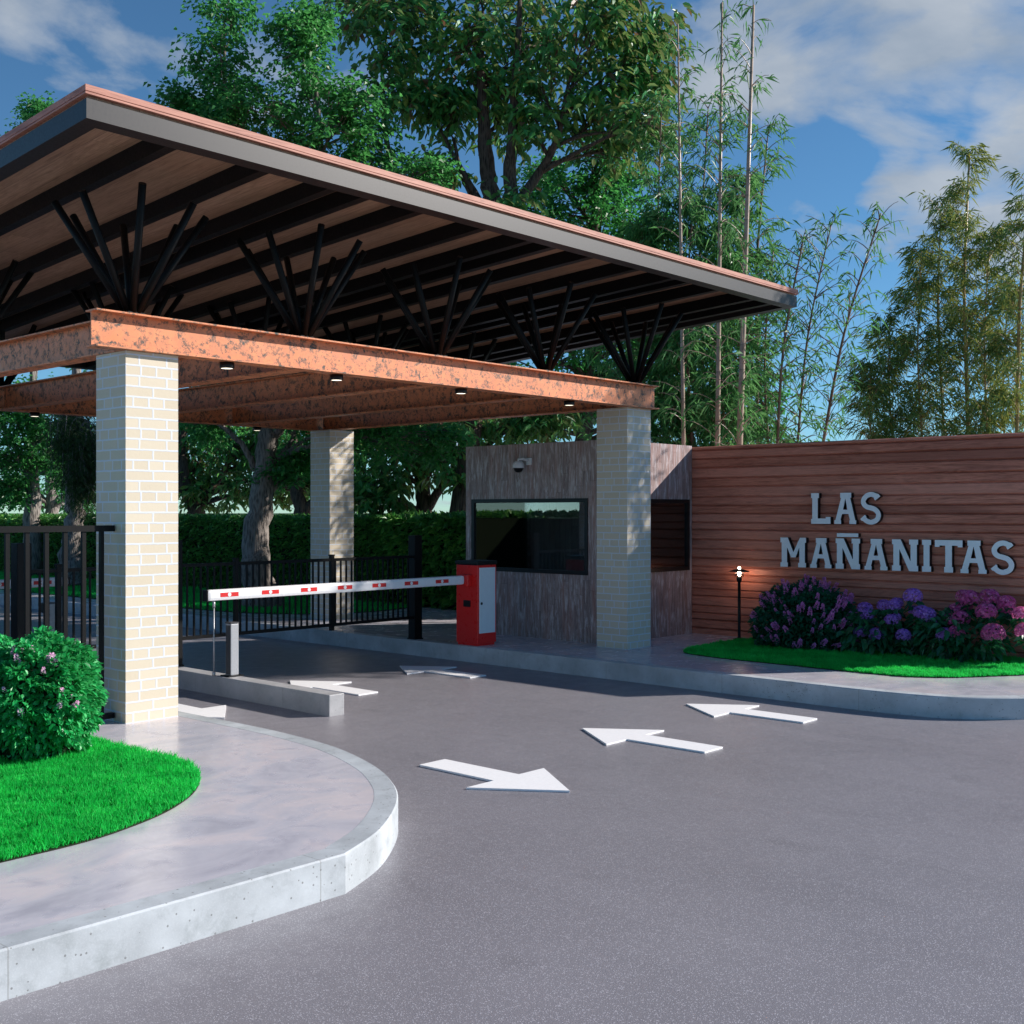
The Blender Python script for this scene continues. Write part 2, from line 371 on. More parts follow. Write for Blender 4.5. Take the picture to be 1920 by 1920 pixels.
def emit(name, c, s):
    g = new_mat(name, c, .4); g.put(g.b.inputs['Emission Color'], c); g.b.inputs['Emission Strength'].default_value = s; return g.m
def m_glass(name='tinted_glass', tint=(.78, .80, .82)):
    g = new_mat(name, tint, .0); out = g.n['Material Output']
    fr = g.new('ShaderNodeFresnel', {'IOR': 1.5}).outputs[0]
    t = g.new('ShaderNodeBsdfTransparent', {'Color': tint}); gl = g.new('ShaderNodeBsdfGlossy', {'Color': (.9, .93, .97, 1), 'Roughness': .0})
    mx = g.new('ShaderNodeMixShader', {0: g.math('ADD', g.math('MULTIPLY', fr, 1.3), .05, clamp=True), 1: t.outputs[0], 2: gl.outputs[0]}); g.l.new(mx.outputs[0], out.inputs[0]); return g.m

M = {}
M['asphalt'] = m_asphalt(); M['pave'] = m_pavement(); M['kerb'] = m_kerb(); M['island'] = m_kerb('island_concrete', (.40, .40, .41))
M['brick'] = m_brick(); M['copper'] = m_copper(); M['booth'] = m_booth(); M['glass'] = m_glass()
M['black'] = plain('black_steel', (.004, .004, .0045), .5, 0, .2, 40, .3)
M['fascia'] = plain('grey_black_fascia', (.014, .013, .0145), .42, 0, .45, 60, .1)
M['soffit'] = wood('soffit_boards', (.20, .105, .06), (.40, .23, .145), (.56, .345, .225), 1, .8, .45, (.19, 3.3)).m
M['roofwood'] = wood('roof_edge_timber', (.24, .085, .06), (.44, .18, .125), (.56, .26, .185), 0, .8, .55).m
gw = wood('sign_wall_boards', (.27, .10, .066), (.60, .25, .16), (.80, .38, .265), 0, .8, .5, spec=.3)
tn = gw.noise(gw.map(gw.uv, (.22, 1.1, 1)), 1.0, 2, .5); t2 = gw.noise(gw.map(gw.uv, (.8, 5, 1)), 1.0, 5, .6)
cw = gw.mix(gw.ramp(tn, [(.32, .75), (.5, 0.0)]), gw.c, (.30, .118, .08)); cw = gw.mix(gw.ramp(tn, [(.5, 0.0), (.7, .5)]), cw, (.80, .42, .31)); cw = gw.mix(gw.ramp(t2, [(.55, 0.0), (.72, .6)]), cw, (.17, .07, .053))
cw = gw.mix(1.0, cw, (.88, .76, .78), 'MULTIPLY'); setb(gw, base=cw); M['wallwood'] = gw.m
M['red'] = plain('red_paint', (.78, .02, .018), .3, 0, .5, 20, .02)
M['panel'] = plain('pale_grey_panel', (.74, .78, .82), .35, 0, .5, 15, .05)
M['plastic'] = plain('black_plastic', (.007, .007, .008), .4, 0, .35)
M['white'] = plain('white_enamel', (.76, .77, .79), .3, 0, .5, 25, .05)
M['sticker'] = plain('red_reflective', (.66, .02, .02), .35)
M['alu'] = plain('brushed_metal', (.42, .43, .45), .38, .35, .5, 60, .15)
M['darkalu'] = plain('dark_grey_metal', (.07, .07, .075), .4, .2)
M['paint'] = plain('white_road_paint', (.90, .90, .91), .5, 0, .4, 45, .1)
M['face'] = plain('pale_letter_face', (.88, .95, 1.0), .45, 0, .5, 30, .05)
M['bark'] = m_bark('grey_bark', (.045, .038, .035), (.30, .265, .24)); M['bark2'] = m_bark('brown_bark', (.022, .017, .014), (.13, .10, .08))
M['culm'] = m_culm()
M['culm_dark'] = plain('dark_culm', (.20, .13, .09), .5, 0, .4, 8, .5)
M['culm2'] = plain('yellow_culm', (.38, .27, .11), .45, 0, .4, 8, .3)
M['leaf_small'] = leafmat('small_leaves', [(0, (.018, .12, .03)), (.5, (.038, .215, .05)), (1, (.10, .37, .09))])
M['leaf_big'] = leafmat('large_leaves', [(0, (.024, .18, .042)), (.6, (.06, .36, .085)), (.86, (.17, .5, .10)), (.96, (.30, .44, .09)), (.985, (.2, .10, .06)), (1, (.2, .10, .06))], .32, .4, .4)
M['leaf_dark'] = leafmat('dark_leaves', [(0, (.016, .11, .028)), (.6, (.034, .215, .045)), (1, (.085, .35, .075))])
M['leaf_willow'] = leafmat('willow_leaves', [(0, (.02, .06, .02)), (1, (.06, .12, .035))])
M['leaf_bamboo'] = leafmat('bamboo_leaves', [(0, (.022, .13, .034)), (.6, (.055, .24, .06)), (1, (.18, .40, .13))], .35)
M['leaf_bamboo2'] = leafmat('yellow_bamboo_leaves', [(0, (.045, .17, .055)), (.6, (.11, .28, .085)), (.93, (.24, .36, .09)), (1, (.40, .34, .07))], .35)
M['leaf_hedge'] = leafmat('hedge_leaves', [(0, (.02, .11, .022)), (.6, (.05, .26, .04)), (.9, (.16, .42, .07)), (1, (.26, .52, .12))], .2, .38, .5)
M['leaf_bush'] = leafmat('bush_leaves', [(0, (.006, .22, .05)), (.6, (.016, .40, .10)), (1, (.10, .60, .20))], .25, .36, .5)
M['leaf_lilac'] = leafmat('lilac_leaves', [(0, (.006, .07, .04)), (1, (.014, .18, .085))], .2)
M['leaf_hyd'] = leafmat('hydrangea_leaves', [(0, (.010, .08, .035)), (1, (.035, .2, .08))], .2, .32, .5)
M['lilac'] = leafmat('lilac_petals', [(0, (.62, .16, .50)), (1, (.88, .38, .74))], .25, .6, .2)
M['pinkspike'] = leafmat('pink_petals', [(0, (.82, .42, .68)), (1, (.95, .68, .85))], .25, .6, .2)
M['violet'] = leafmat('violet_petals', [(0, (.34, .12, .60)), (.7, (.56, .24, .82)), (1, (.72, .42, .92))], .25, .6, .2)
M['magenta'] = leafmat('magenta_petals', [(0, (.55, .06, .26)), (.7, (.85, .15, .44)), (1, (.92, .36, .60))], .25, .6, .2)
M['grass'] = leafmat('grass_blades', [(0, (.003, .36, .04)), (.6, (.005, .62, .085)), (1, (.05, .8, .14))], .38, .5, .25)
M['soil'] = plain('dark_soil', (.02, .03, .014), .9, 0, .2, 40, .5)
M['turf'] = plain('far_turf', (.04, .09, .03), .9, 0, .2, 2, .4)
M['lining'] = wood('bounce_panelling', (.34, .28, .26), (.5, .44, .42), (.62, .56, .54), 1, 1.0, .5, (.115, 1.35)).m  # pale board tone, picked to bounce light around the booth interior
M['bulb'] = emit('lit_bulb', (1, .82, .62), 25); M['led'] = emit('lit_downlight', (1, .9, .72), 1.6)

# ------------------------------------------------------------------ ground, road, pavements
W = .19
def sheet(name, pts, z, mat, kind='structure'):
    b = MB(); loops = [[Vector((p[0], p[1], 0)) for p in pts]]; base = len(b.v); b.v += [(p[0], p[1], z) for p in pts]
    for t in tessellate_polygon(loops):
        a = [Vector(pts[i]) for i in t]; q = t if (a[1] - a[0]).cross(a[2] - a[0]) > 0 else t[::-1]
        b.face(q, [pts[i] for i in q])
    return b.build(name, mat, None, kind, recalc=False)
sheet('ground', [(-900, -900), (1400, -900), (1400, 1400), (-900, 1400)], -.012, M['turf'])
sheet('road', [(-40, -25), (60, -25), (60, 4.8), (12, 5.2), (12, 70), (2, 70), (2, 6), (-40, 5.2)], 0, M['asphalt'])
def smooth_line(pts, sub=6):
    out = []
    for i in range(len(pts) - 1):
        p0, p1, p2, p3 = [np.array(pts[min(max(k, 0), len(pts) - 1)], float) for k in (i - 1, i, i + 1, i + 2)]
        if np.linalg.norm(p2 - p1) > 2.5: out.append(tuple(p1)); continue
        for t in np.linspace(0, 1, sub, endpoint=False):
            out.append(tuple(.5 * ((2 * p1) + (p2 - p0) * t + (2 * p0 - 5 * p1 + 4 * p2 - p3) * t * t + (3 * p1 - p0 - 3 * p2 + p3) * t ** 3)))
    out.append(tuple(pts[-1])); return out
def offset_line(pts, d):
    o = []
    for i in range(len(pts)):
        a = np.array(pts[max(i - 1, 0)]); b = np.array(pts[min(i + 1, len(pts) - 1)]); t = (b - a) / np.linalg.norm(b - a)
        o.append((pts[i][0] - t[1] * d, pts[i][1] + t[0] * d))
    return o
def kerb(name, pts, width, mat, h=W):
    """pts run with the pavement on their left; bevelled upper edge"""
    b = MB(); e = .008; inn = offset_line(pts, width); m = offset_line(pts, e); acc = 0
    for i in range(len(pts) - 1):
        l = math.dist(pts[i], pts[i + 1]); p, q, r, s, t, u = pts[i], pts[i + 1], m[i], m[i + 1], inn[i], inn[i + 1]
        a0, a1 = acc, acc + l; acc += l
        b.quad([(*p, -.05), (*q, -.05), (*q, h - e), (*p, h - e)], [(a0, -.05), (a1, -.05), (a1, h), (a0, h)])
        b.quad([(*p, h - e), (*q, h - e), (*s, h), (*r, h)], [(a0, h), (a1, h), (a1, h + .01), (a0, h + .01)])
        b.quad([(*r, h), (*s, h), (*u, h), (*t, h)], [(a0, h), (a1, h), (a1, h + width), (a0, h + width)])
        b.quad([(*t, h), (*u, h), (*u, -.05), (*t, -.05)], [(a0, 0), (a1, 0), (a1, .2), (a0, .2)])
    return b.build(name, mat, None, 'structure'), inn
KL = [(-30, 4.25), (1.0, 4.25)] + smooth_line([(3.5, 4.25), (3.85, 4.42), (4.16, 4.65), (4.41, 4.89), (4.62, 5.17), (4.84, 5.58), (5.04, 6.2), (5.12, 6.9), (5.12, 7.6), (5.1, 8.4)], 5) + [(5.1, 14), (5.1, 30), (5.1, 70)]
_, inn = kerb('kerb_left', KL, .135, M['kerb'])
sheet('pavement_left', inn + [(-30, 70)], W - .001, M['pave'])
KR = [(9.9, 70), (9.9, 30), (9.9, 14), (9.9, 9), (9.9, 6)] + smooth_line([(9.89, 5.2), (9.89, 4.7), (9.92, 4.35), (9.99, 4.02), (10.17, 3.72), (10.42, 3.46), (10.75, 3.24), (11.2, 3.08), (11.8, 3.0)], 5) + [(14, 2.98), (60, 2.98)]
_, inn = kerb('kerb_right', KR, .135, M['kerb'])
sheet('pavement_right', inn + [(60, 70)], W - .001, M['pave'])
# traffic island between the lanes
b = MB(); b.box(6.43, 6.60, 8.03, 16.5, -.05, W, bev=.008)
for i, f in enumerate(b.f):  # run the joint pattern along the length
    b.uv[i] = [(b.v[k][1], b.v[k][2] + b.v[k][0]) for k in f]
tag(b.build('traffic_island', M['island']), 'long narrow concrete median island between the entry and exit lanes', 'traffic island')

# ------------------------------------------------------------------ road arrows
def arrow(tip, sgn, label):
    x, y = tip; o = [(0, 0), (.385, .55), (.125, .55), (.125, 1.27), (-.125, 1.27), (-.125, .55), (-.385, .55)]
    pts = [(x + a * sgn, y + c * sgn) for a, c in o]
    b = MB(); b.poly(pts, [], lambda a, c, d: (a, c, d), .001, .014)
    ob = b.build('road_arrow', M['paint']); return tag(ob, label, 'road arrow', 'white arrows on the road')
arrow((5.73, 4.72), 1, 'white road arrow pointing towards the viewer beside the curved pavement, nearest of all')
arrow((5.75, 8.62), 1, 'white road arrow in the exit lane, mostly hidden behind the sunlit brick column')
arrow((7.46, 6.01), -1, 'white sunlit road arrow pointing into the gate, in the middle of the road')
arrow((9.06, 6.06), -1, 'white sunlit road arrow pointing into the gate, beside the far kerb')
arrow((9.06, 10.02), -1, 'shaded road arrow under the canopy, below the red barrier cabinet')
arrow((7.48, 10.0), -1, 'road arrow under the canopy beside the end of the median island')

# ------------------------------------------------------------------ entrance canopy
can = thing('entrance_canopy', 'timber and black steel flat canopy on cream brick columns with orange copper beams', 'canopy', (7.8, 11, 0))
def col_uv(b, x0, y0):
    for i, f in enumerate(b.f): b.uv[i] = [(u + .07, v) for u, v in b.uv[i]]
for x0, x1, y0, y1 in ((4.52, 4.97, 8.09, 8.54), (10.92, 11.385, 8.12, 8.575), (10.9, 11.36, 13.6, 14.06), (4.52, 4.97, 13.6, 14.06)):
    b = MB(); b.box(x0, x1, y0, y1, W - .02, 3.03)
    for i, f in enumerate(b.f): b.uv[i] = [(u - (x0 if abs(b.v[f[0]][1] - b.v[f[2]][1]) < 1e-6 else y0), v - W) for u, v in b.uv[i]]
    b.build('column', M['brick'], can)
Z0, Z1, FL = 3.032, 3.31, .013
def ibeam(axis, a0, a1, c, half=.083, stiff=()):
    b = MB()
    def bx(l0, l1, w0, w1, z0, z1):
        b.box(*((l0, l1, w0, w1) if axis == 0 else (w0, w1, l0, l1)), z0, z1)
    bx(a0, a1, c - half, c + half, Z0, Z0 + FL); bx(a0, a1, c - half, c + half, Z1 - FL, Z1); bx(a0, a1, c - .006, c + .006, Z0 + FL, Z1 - FL)
    return b.build('beam', M['copper'], can)
BX = [4.585 + 1.6175 * k for k in range(5)]
ibeam(0, 4.25, 11.44, 8.11); ibeam(0, 4.25, 11.44, 14.03)
for x in BX: ibeam(1, 8.196, 13.944, x)
# roof plane
S = .057; YA, YB, XA, XB = 6.95, 15.5, 3.612, 12.805
zb = lambda y: 4.306 - S * (y - YA)
def slab(b, x0, x1, y0, y1, d0, d1):
    """box between two offsets from the sloping soffit plane"""
    c = [(x0, y0), (x1, y0), (x1, y1), (x0, y1)]
    lo = [(x, y, zb(y) + d0) for x, y in c]; hi = [(x, y, zb(y) + d1) for x, y in c]
    b.quad(lo[::-1]); b.quad(hi)
    for i in range(4):
        j = (i + 1) % 4; b.quad([lo[i], lo[j], hi[j], hi[i]])
DK = .128
b = MB(); slab(b, XA + .02, XB - .02, YA + .02, YB - .02, DK, DK + .024); b.build('soffit', M['soffit'], can)
b = MB()
slab(b, XA - .012, XB + .012, YA - .012, YB + .012, DK + .0245, DK + .038); slab(b, XA - .004, XB + .004, YA - .004, YB + .004, DK + .038, DK + .043)
slab(b, XA - .012, XB + .012, YA - .012, YB + .012, DK + .043, DK + .083); b.build('roof', M['roofwood'], can)
for x0, x1, y0, y1 in ((XA, XB, YA, YA + .125), (XA, XB, YB - .125, YB), (XA, XA + .125, YA + .125, YB - .125), (XB - .125, XB, YA + .125, YB - .125)):
    b = MB(); slab(b, x0, x1, y0, y1, 0, DK + (0 if y1 - y0 < .2 or True else 0)); b.build('fascia', M['fascia'], can)
for xr in (4.12, 4.85, 5.45, 5.77, 6.33, 7.06, 7.66, 7.98, 8.52, 9.25, 9.86, 10.14, 10.70, 11.42, 11.8):
    b = MB(); xr *= 1.053; slab(b, xr - .084, xr, YA + .125, YB - .125, .002, DK); b.build('purlin', M['black'], can)
for yb_ in (8.11, 11.07, 14.03):
    for x in BX:
        b = MB(); b.box(x - .07, x + .07, yb_ - .07, yb_ + .07, Z1, Z1 + .012); fan = b.build('strut_fan', M['black'], can)
        for k in range(8):
            a = R(22.5 + 45 * k); dx, dy = math.cos(a), math.sin(a); zt = zb(yb_)
            r0 = .045; slope = .505 / .785
            h = min((4.165 if k == 5 else 4.115), zb(yb_ + dy * .5) + .11) - Z1 - .01
            rr = r0 + slope * h
            t = MB(); t.tube([(x + dx * r0, yb_ + dy * r0, Z1 + .01), (x + dx * rr, yb_ + dy * rr, Z1 + .01 + h)], .028, 14)
            o = t.build('strut', M['black'], fan)
# downlights
for x, y, lab in ((5.46, 8.15, 'black round downlight nearest the sunlit brick column'), (6.61, 8.15, 'black round downlight under the front beam, second from the sunlit column'),
             (8.19, 8.15, 'black round downlight under the front beam, third from the sunlit column'), (9.9, 8.16, 'black round downlight under the front beam nearest the guard booth'),
             (9.91, 14.03, 'black round downlight under the rear beam beside the grey tree trunk'), (6.6, 14.0, 'black round downlight under the rear beam left of the sunlit column')):
    t = thing('downlight', lab, 'downlight', (x, y, 2.98), 'downlights under the canopy beams')
    b = MB(); b.lathe([(.0, .0505), (.06, .0505), (.06, .006), (.054, .0), (.050, .0), (.050, .012), (0, .012)], (x, y, 2.981)); b.build('housing', M['plastic'], t)
    b = MB(); b.lathe([(0, .0), (.049, .0), (.049, .006), (0, .006)], (x, y, 2.983)); b.build('diffuser', M['led'], t)

# ------------------------------------------------------------------ guard booth
BX0, BX1, BY0, BY1, BH = 11.15, 13.0, 8.6, 11.0, 2.68
bo = thing('guard_booth', 'small flat guard booth clad in weathered grey-brown vertical boards', 'guard booth', ((BX0 + BX1) / 2, (BY0 + BY1) / 2, W))
T = .09; WA = (8.89, 10.89, 1.02, 1.97); WF = (11.42, 12.93, 1.03, 1.965); WR = (11.75, 12.55, .19, 2.1)
b = MB()
def wall_x(x0, x1, y0, y1, w):
    b.poly([(y0, W - .02), (y1, W - .02), (y1, BH), (y0, BH)], [[(w[0], w[2]), (w[0], w[3]), (w[1], w[3]), (w[1], w[2])]] if w else [], lambda a, c, d: (d, a, c), x0, x1)
def wall_y(y0, y1, x0, x1, w):
    b.poly([(x0, W - .02), (x1, W - .02), (x1, BH), (x0, BH)], [[(w[0], w[2]), (w[0], w[3]), (w[1], w[3]), (w[1], w[2])]] if w else [], lambda a, c, d: (a, d, c), y0, y1)
wall_x(BX0, BX0 + T, BY0, BY1, WA); wall_y(BY0, BY0 + T, BX0 + T, BX1 - .001, WF); wall_y(BY1 - T, BY1, BX0 + T, BX1, (11.3, 12.35, .95, 2.1)); wall_x(BX1 - T, BX1 - .001, BY0 + T, BY1 - T, None)
b.build('wall', M['booth'], bo)
b = MB(); b.box(BX0 + T, BX1 - T, BY0 + T, BY1 - T, BH - .14, BH - .06); b.build('roof', M['plastic'], bo)
def window(axis, w, pos, fr=.05, depth=.03):
    """frame of four butted bars set proud of the wall, with a pane set back inside it"""
    a0, a1, z0, z1 = w; b = MB()
    for p0, p1, q0, q1 in ((a0, a1, z0, z0 + fr), (a0, a1, z1 - fr, z1), (a0, a0 + fr, z0 + fr, z1 - fr), (a1 - fr, a1, z0 + fr, z1 - fr)):
        b.box(*((pos - .012, pos + depth, p0, p1, q0, q1) if axis == 0 else (p0, p1, pos - .012, pos + depth, q0, q1)))
    f = b.build('window', M['plastic'], bo)
    b = MB(); e = .001
    b.box(*((pos + .012, pos + .018, a0 + fr - e, a1 - fr + e, z0 + fr - e, z1 - fr + e) if axis == 0 else (a0 + fr - e, a1 - fr + e, pos + .012, pos + .018, z0 + fr - e, z1 - fr + e)))
    b.build('pane', M['glass'], f)
window(0, WA, BX0); window(1, WF, BY0); window(1, (11.3, 12.35, .95, 2.1), BY1 - .02)
b = MB(); b.box(BX1 - T - .012, BX1 - T - .002, BY0 + T, BY1 - T, W, 2.5); b.box(12.37, BX1 - T - .013, BY1 - T - .012, BY1 - T - .002, W, 2.5); b.box(BX0 + T, 12.369, BY1 - T - .012, BY1 - T - .002, W, .94); b.box(BX0 + T, BX1 - T, BY0 + T, BY1 - T, 2.501, 2.53)
b.build('bounce_panelling', M['lining'], bo)  # pale inner boards added so bounced light lifts the dark interior
# inside: desk and chair back are out of sight; a counter below the window shows through the glass
b = MB(); b.box(BX0 + T + .02, BX0 + T + .5, BY0 + .4, BY1 - .4, .92, .96); b.build('counter', M['plastic'], bo)
# dome camera on the booth wall
cp = atx(972, 876, BX0 - .12)
t = thing('security_camera', 'grey dome security camera on a short bracket high on the booth wall', 'security camera', (BX0, cp.y, cp.z))
b = MB(); b.box(BX0 - .022, BX0 - .001, cp.y - .13, cp.y - .045, cp.z + .03, cp.z + .12, bev=.006)
b.tube([(BX0 - .02, cp.y - .088, cp.z + .085), (BX0 - .09, cp.y - .05, cp.z + .105), (BX0 - .12, cp.y, cp.z + .1), (BX0 - .12, cp.y, cp.z + .05)], .016, 10); b.build('bracket', M['white'], t)
b = MB(); b.lathe([(0, .082), (.04, .078), (.062, .06), (.074, .03), (.076, -.01), (.06, -.012)], (BX0 - .12, cp.y, cp.z)); b.build('housing', M['white'], t)
b = MB(); b.lathe([(0, -.07), (.034, -.064), (.055, -.043), (.066, -.0125)], (BX0 - .12, cp.y, cp.z)); b.build('lens', M['plastic'], t)

# ------------------------------------------------------------------ sign wall and letters
WX0, WX1, WY0, WY1, WZ = 13.0, 13.25, 3.8, 8.66, 2.665
b = MB(); z = W - .02; k = 0; rr = random.Random(3)
while z < WZ - .02:
    h = min(.085 + rr.random() * .05, WZ - z)
    if WZ - z - h < .04: h = WZ - z
    e = .014; off = rr.uniform(0, 50); dx = rr.uniform(0, .013)
    prof = [(WX0 + .03, z), (WX0 + dx, z + e), (WX0 + dx, z + h - e), (WX0 + .03, z + h)]
    for (xa, za), (xb, zc) in zip(prof, prof[1:]):
        b.quad([(xa, WY0, za), (xb, WY0, zc), (xb, WY1, zc), (xa, WY1, za)], [(WY0 + off, za + off), (WY0 + off, zc + off), (WY1 + off, zc + off), (WY1 + off, za + off)])
    b.quad([(WX0 + dx, WY0, z + e), (WX1, WY0, z + e), (WX1, WY0, z + h - e), (WX0 + dx, WY0, z + h - e)], [(off, z + off), (off + .25, z + off), (off + .25, z + h + off), (off, z + h + off)])
    z += h
b.box(WX0 + .03, WX1, WY0 + .002, WY1, W - .02, WZ - .0005)
tag(b.build('sign_wall', M['wallwood']), 'long brown wall of horizontal timber boards carrying the raised lettering', 'wall')

GL = {
 'L': ([(0, 0), (1, 0), (1, .225), (.76, .225), (.76, .175), (.34, .175), (.34, .84), (.4, .84), (.4, 1), (0, 1), (0, .84), (.06, .84), (.06, .16), (0, .16)], []),
 'A': ([(0, 0), (.31, 0), (.31, .12), (.28, .12), (.35, .32), (.65, .32), (.72, .12), (.69, .12), (.69, 0), (1, 0), (1, .12), (.955, .12), (.725, .84), (.77, .84), (.77, 1), (.27, 1), (.27, .84), (.31, .84), (.05, .12), (0, .12)], [[(.40, .46), (.6, .46), (.505, .83)]]),
 'M': ([(0, 0), (.29, 0), (.29, .15), (.26, .15), (.26, .68), (.42, .33), (.60, .33), (.745, .68), (.745, .15), (.70, .15), (.70, 0), (1, 0), (1, .15), (.955, .15), (.955, .83), (1, .83), (1, 1), (.77, 1), (.51, .50), (.29, 1), (0, 1), (0, .83), (.05, .83), (.05, .15), (0, .15)], []),
 'N': ([(0, 0), (.33, 0), (.33, .17), (.28, .17), (.28, .70), (.66, 0), (1, 0), (1, .17), (.95, .17), (.95, .84), (1, .84), (1, 1), (.66, 1), (.66, .84), (.715, .84), (.715, .30), (.33, 1), (0, 1), (0, .84), (.05, .84), (.05, .17), (0, .17)], []),
 'I': ([(0, 0), (1, 0), (1, .17), (.83, .17), (.83, .84), (1, .84), (1, 1), (0, 1), (0, .84), (.17, .84), (.17, .17), (0, .17)], []),
 'T': ([(.34, 0), (.66, 0), (.66, .17), (.62, .17), (.62, .83), (.83, .83), (.83, .785), (1, .785), (1, 1), (0, 1), (0, .785), (.17, .785), (.17, .83), (.38, .83), (.38, .17), (.34, .17)], []),
}
def glyph_s():
    cl = [(.83, .80), (.72, .885), (.52, .925), (.30, .875), (.165, .74), (.20, .62), (.33, .545), (.52, .51), (.70, .465), (.83, .37), (.865, .26), (.78, .14), (.56, .075), (.36, .095), (.22, .165), (.13, .235)]
    cl = smooth_line(cl, 4); asp = .70; half = .105; l, r = [], []
    for i, p in enumerate(cl):
        a = np.array(cl[max(i - 1, 0)]) * (asp, 1); c = np.array(cl[min(i + 1, len(cl) - 1)]) * (asp, 1); t = (c - a) / np.linalg.norm(c - a)
        hh = half * .72 * (1.0 if 3 < i < len(cl) - 4 else 1.35)
        l.append((p[0] - t[1] * hh / asp, p[1] + t[0] * hh)); r.append((p[0] + t[1] * hh / asp, p[1] - t[0] * hh))
    return (l + r[::-1], [])
GL['S'] = glyph_s()
LX = 12.93
def letter(ch, p0, p1, zlo, zhi, label, tilde=None):
    ya = atx(1450 + p0 / 4.085, 1000, LX).y; yb2 = atx(1450 + p1 / 4.085, 1000, LX).y
    o, h = GL[ch]; f = lambda l: [(ya + (yb2 - ya) * a, zlo + (zhi - zlo) * c) for a, c in l]
    t = thing('raised_letter', label, 'letter', (WX0, (ya + yb2) / 2, zlo), 'raised letters on the timber wall')
    shapes = [(f(o), [f(q) for q in h])]
    if tilde: shapes.append((f(tilde), []))
    pl = lambda a, c, d: (d, a, c)
    b = MB(); b2 = MB()
    for s, hl in shapes:
        b.poly(s, hl, pl, LX + .005, WX0 + .004); b2.poly(s, hl, pl, LX, LX + .005)
    b.build('letter_side', M['plastic'], t); b2.build('letter_face', M['face'], t)
z1, z2, z3, z4 = 1.656, 2.03, 1.118, 1.483
letter('L', 289, 437, z1, z2, 'pale raised letter L at the start of the short upper word')
letter('A', 467, 634, z1, z2, 'pale raised letter A in the short upper word')
letter('S', 662, 827, z1 - .004, z2 + .006, 'pale raised letter S ending the short upper word')
letter('M', 54, 249, z3, z4, 'pale raised letter M starting the lower word')
letter('A', 282, 444, z3, z4, 'pale raised letter A right after the M in the lower word')
letter('N', 477, 663, z3, z4, 'pale raised letter N with a flat bar above it', [(.05, 1.05), (.93, 1.05), (.93, 1.17), (.05, 1.17)])
letter('A', 698, 873, z3, z4, 'pale raised letter A between the barred and the plain N')
letter('N', 909, 1108, z3, z4, 'pale raised letter N without a bar in the lower word')
letter('I', 1139, 1207, z3, z4, 'narrow pale raised letter I in the lower word')
letter('T', 1237, 1448, z3, z4, 'pale raised letter T in the lower word')
letter('A', 1433, 1633, z3, z4, 'pale raised letter A following the T in the lower word')
letter('S', 1661, 1849, z3 - .004, z4 + .006, 'pale raised letter S ending the lower word')

# ------------------------------------------------------------------ garden lamp
lx, ly = 12.74, 7.72
t = thing('garden_lamp', 'thin black garden lamp post with a lit bulb under a flat hat', 'garden lamp', (lx, ly, W))
b = MB(); b.lathe([(0, 0), (.075, 0), (.075, .01), (.03, .02), (.019, .03), (.019, .72), (.026, .73), (.03, .745), (.034, .76), (.034, .79), (.0, .79)], (lx, ly, W)); b.build('post', M['plastic'], t)
b = MB(); b.lathe([(.03, .0), (.052, .005), (.052, .012), (.03, .014)], (lx, ly, W + .815))
for k in range(6): b.tube([(lx + .05 * math.cos(k * 1.047), ly + .05 * math.sin(k * 1.047), W + .79), (lx + .05 * math.cos(k * 1.047), ly + .05 * math.sin(k * 1.047), W + .862)], .0035, 6)
b.build('cage', M['plastic'], t)
b = MB(); b.lathe([(.125, .858), (.128, .862), (.03, .895), (.02, .885), (.125, .856)], (lx, ly, W)); b.build('hat', M['plastic'], t)
b = MB(); b.lathe([(.0, .80), (.016, .805), (.026, .825), (.024, .85), (.012, .865), (.012, .888), (.018, .9), (.012, .914), (0, .917)], (lx, ly, W)); b.build('bulb', M['bulb'], t)
ld = bpy.data.lights.new('lamp_light', 'POINT'); ld.energy = 1.7; ld.color = (1, .62, .42); ld.shadow_soft_size = .02
lo = bpy.data.objects.new('lamp_light', ld); COL.objects.link(lo); lo.parent = t; lo.matrix_parent_inverse = world_of(t).inverted(); lo.location = (lx + .045, ly + .02, W + .838)

# ------------------------------------------------------------------ barrier, gates, posts
t = thing('barrier_cabinet', 'red barrier cabinet with a pale door panel and black lid beside the guard booth', 'barrier cabinet', (10.12, 9.82, W))
cx0, cx1, cy0, cy1 = 9.96, 10.285, 9.63, 9.99
b = MB(); b.box(cx0 + .015, cx1 - .015, cy0 + .015, cy1 - .015, W - .003, W + .03); b.box(cx0, cx1, cy0, cy1, W + .03, 1.16, bev=.006); b.build('housing', M['red'], t)
b = MB(); b.box(cx0 - .012, cx1 + .012, cy0 - .012, cy1 + .012, 1.161, 1.212, bev=.012); b.build('lid', M['plastic'], t)
b = MB(); b.box(cx0 + .026, cx1 - .022, cy0 - .006, cy0 + .004, W + .15, 1.13, bev=.003); pn = b.build('door', M['panel'], t)
b = MB(); b.tube([(cx0 + .062, cy0 - .0105, .70), (cx0 + .062, cy0 + .001, .70)], .017, 18); b.build('keyhole', M['plastic'], pn)
b = MB(); b.box(cx0 - .012, cx0 + .002, cy0 + .12, cy0 + .23, .655, .735, bev=.004); b.box(cx0 - .0155, cx0 - .011, cy0 + .15, cy0 + .20, .675, .715); b.build('latch', M['plastic'], t)
b = MB(); b.box(cx0 - .075, cx0 + .002, 9.725, 9.895, .905, 1.045, bev=.012); b.build('arm_socket', M['red'], t)
t = thing('road_barrier', 'white barrier arm with seven red stickers reaching from the red cabinet over the entry lane', 'barrier arm', (8.1, 9.81, .99))
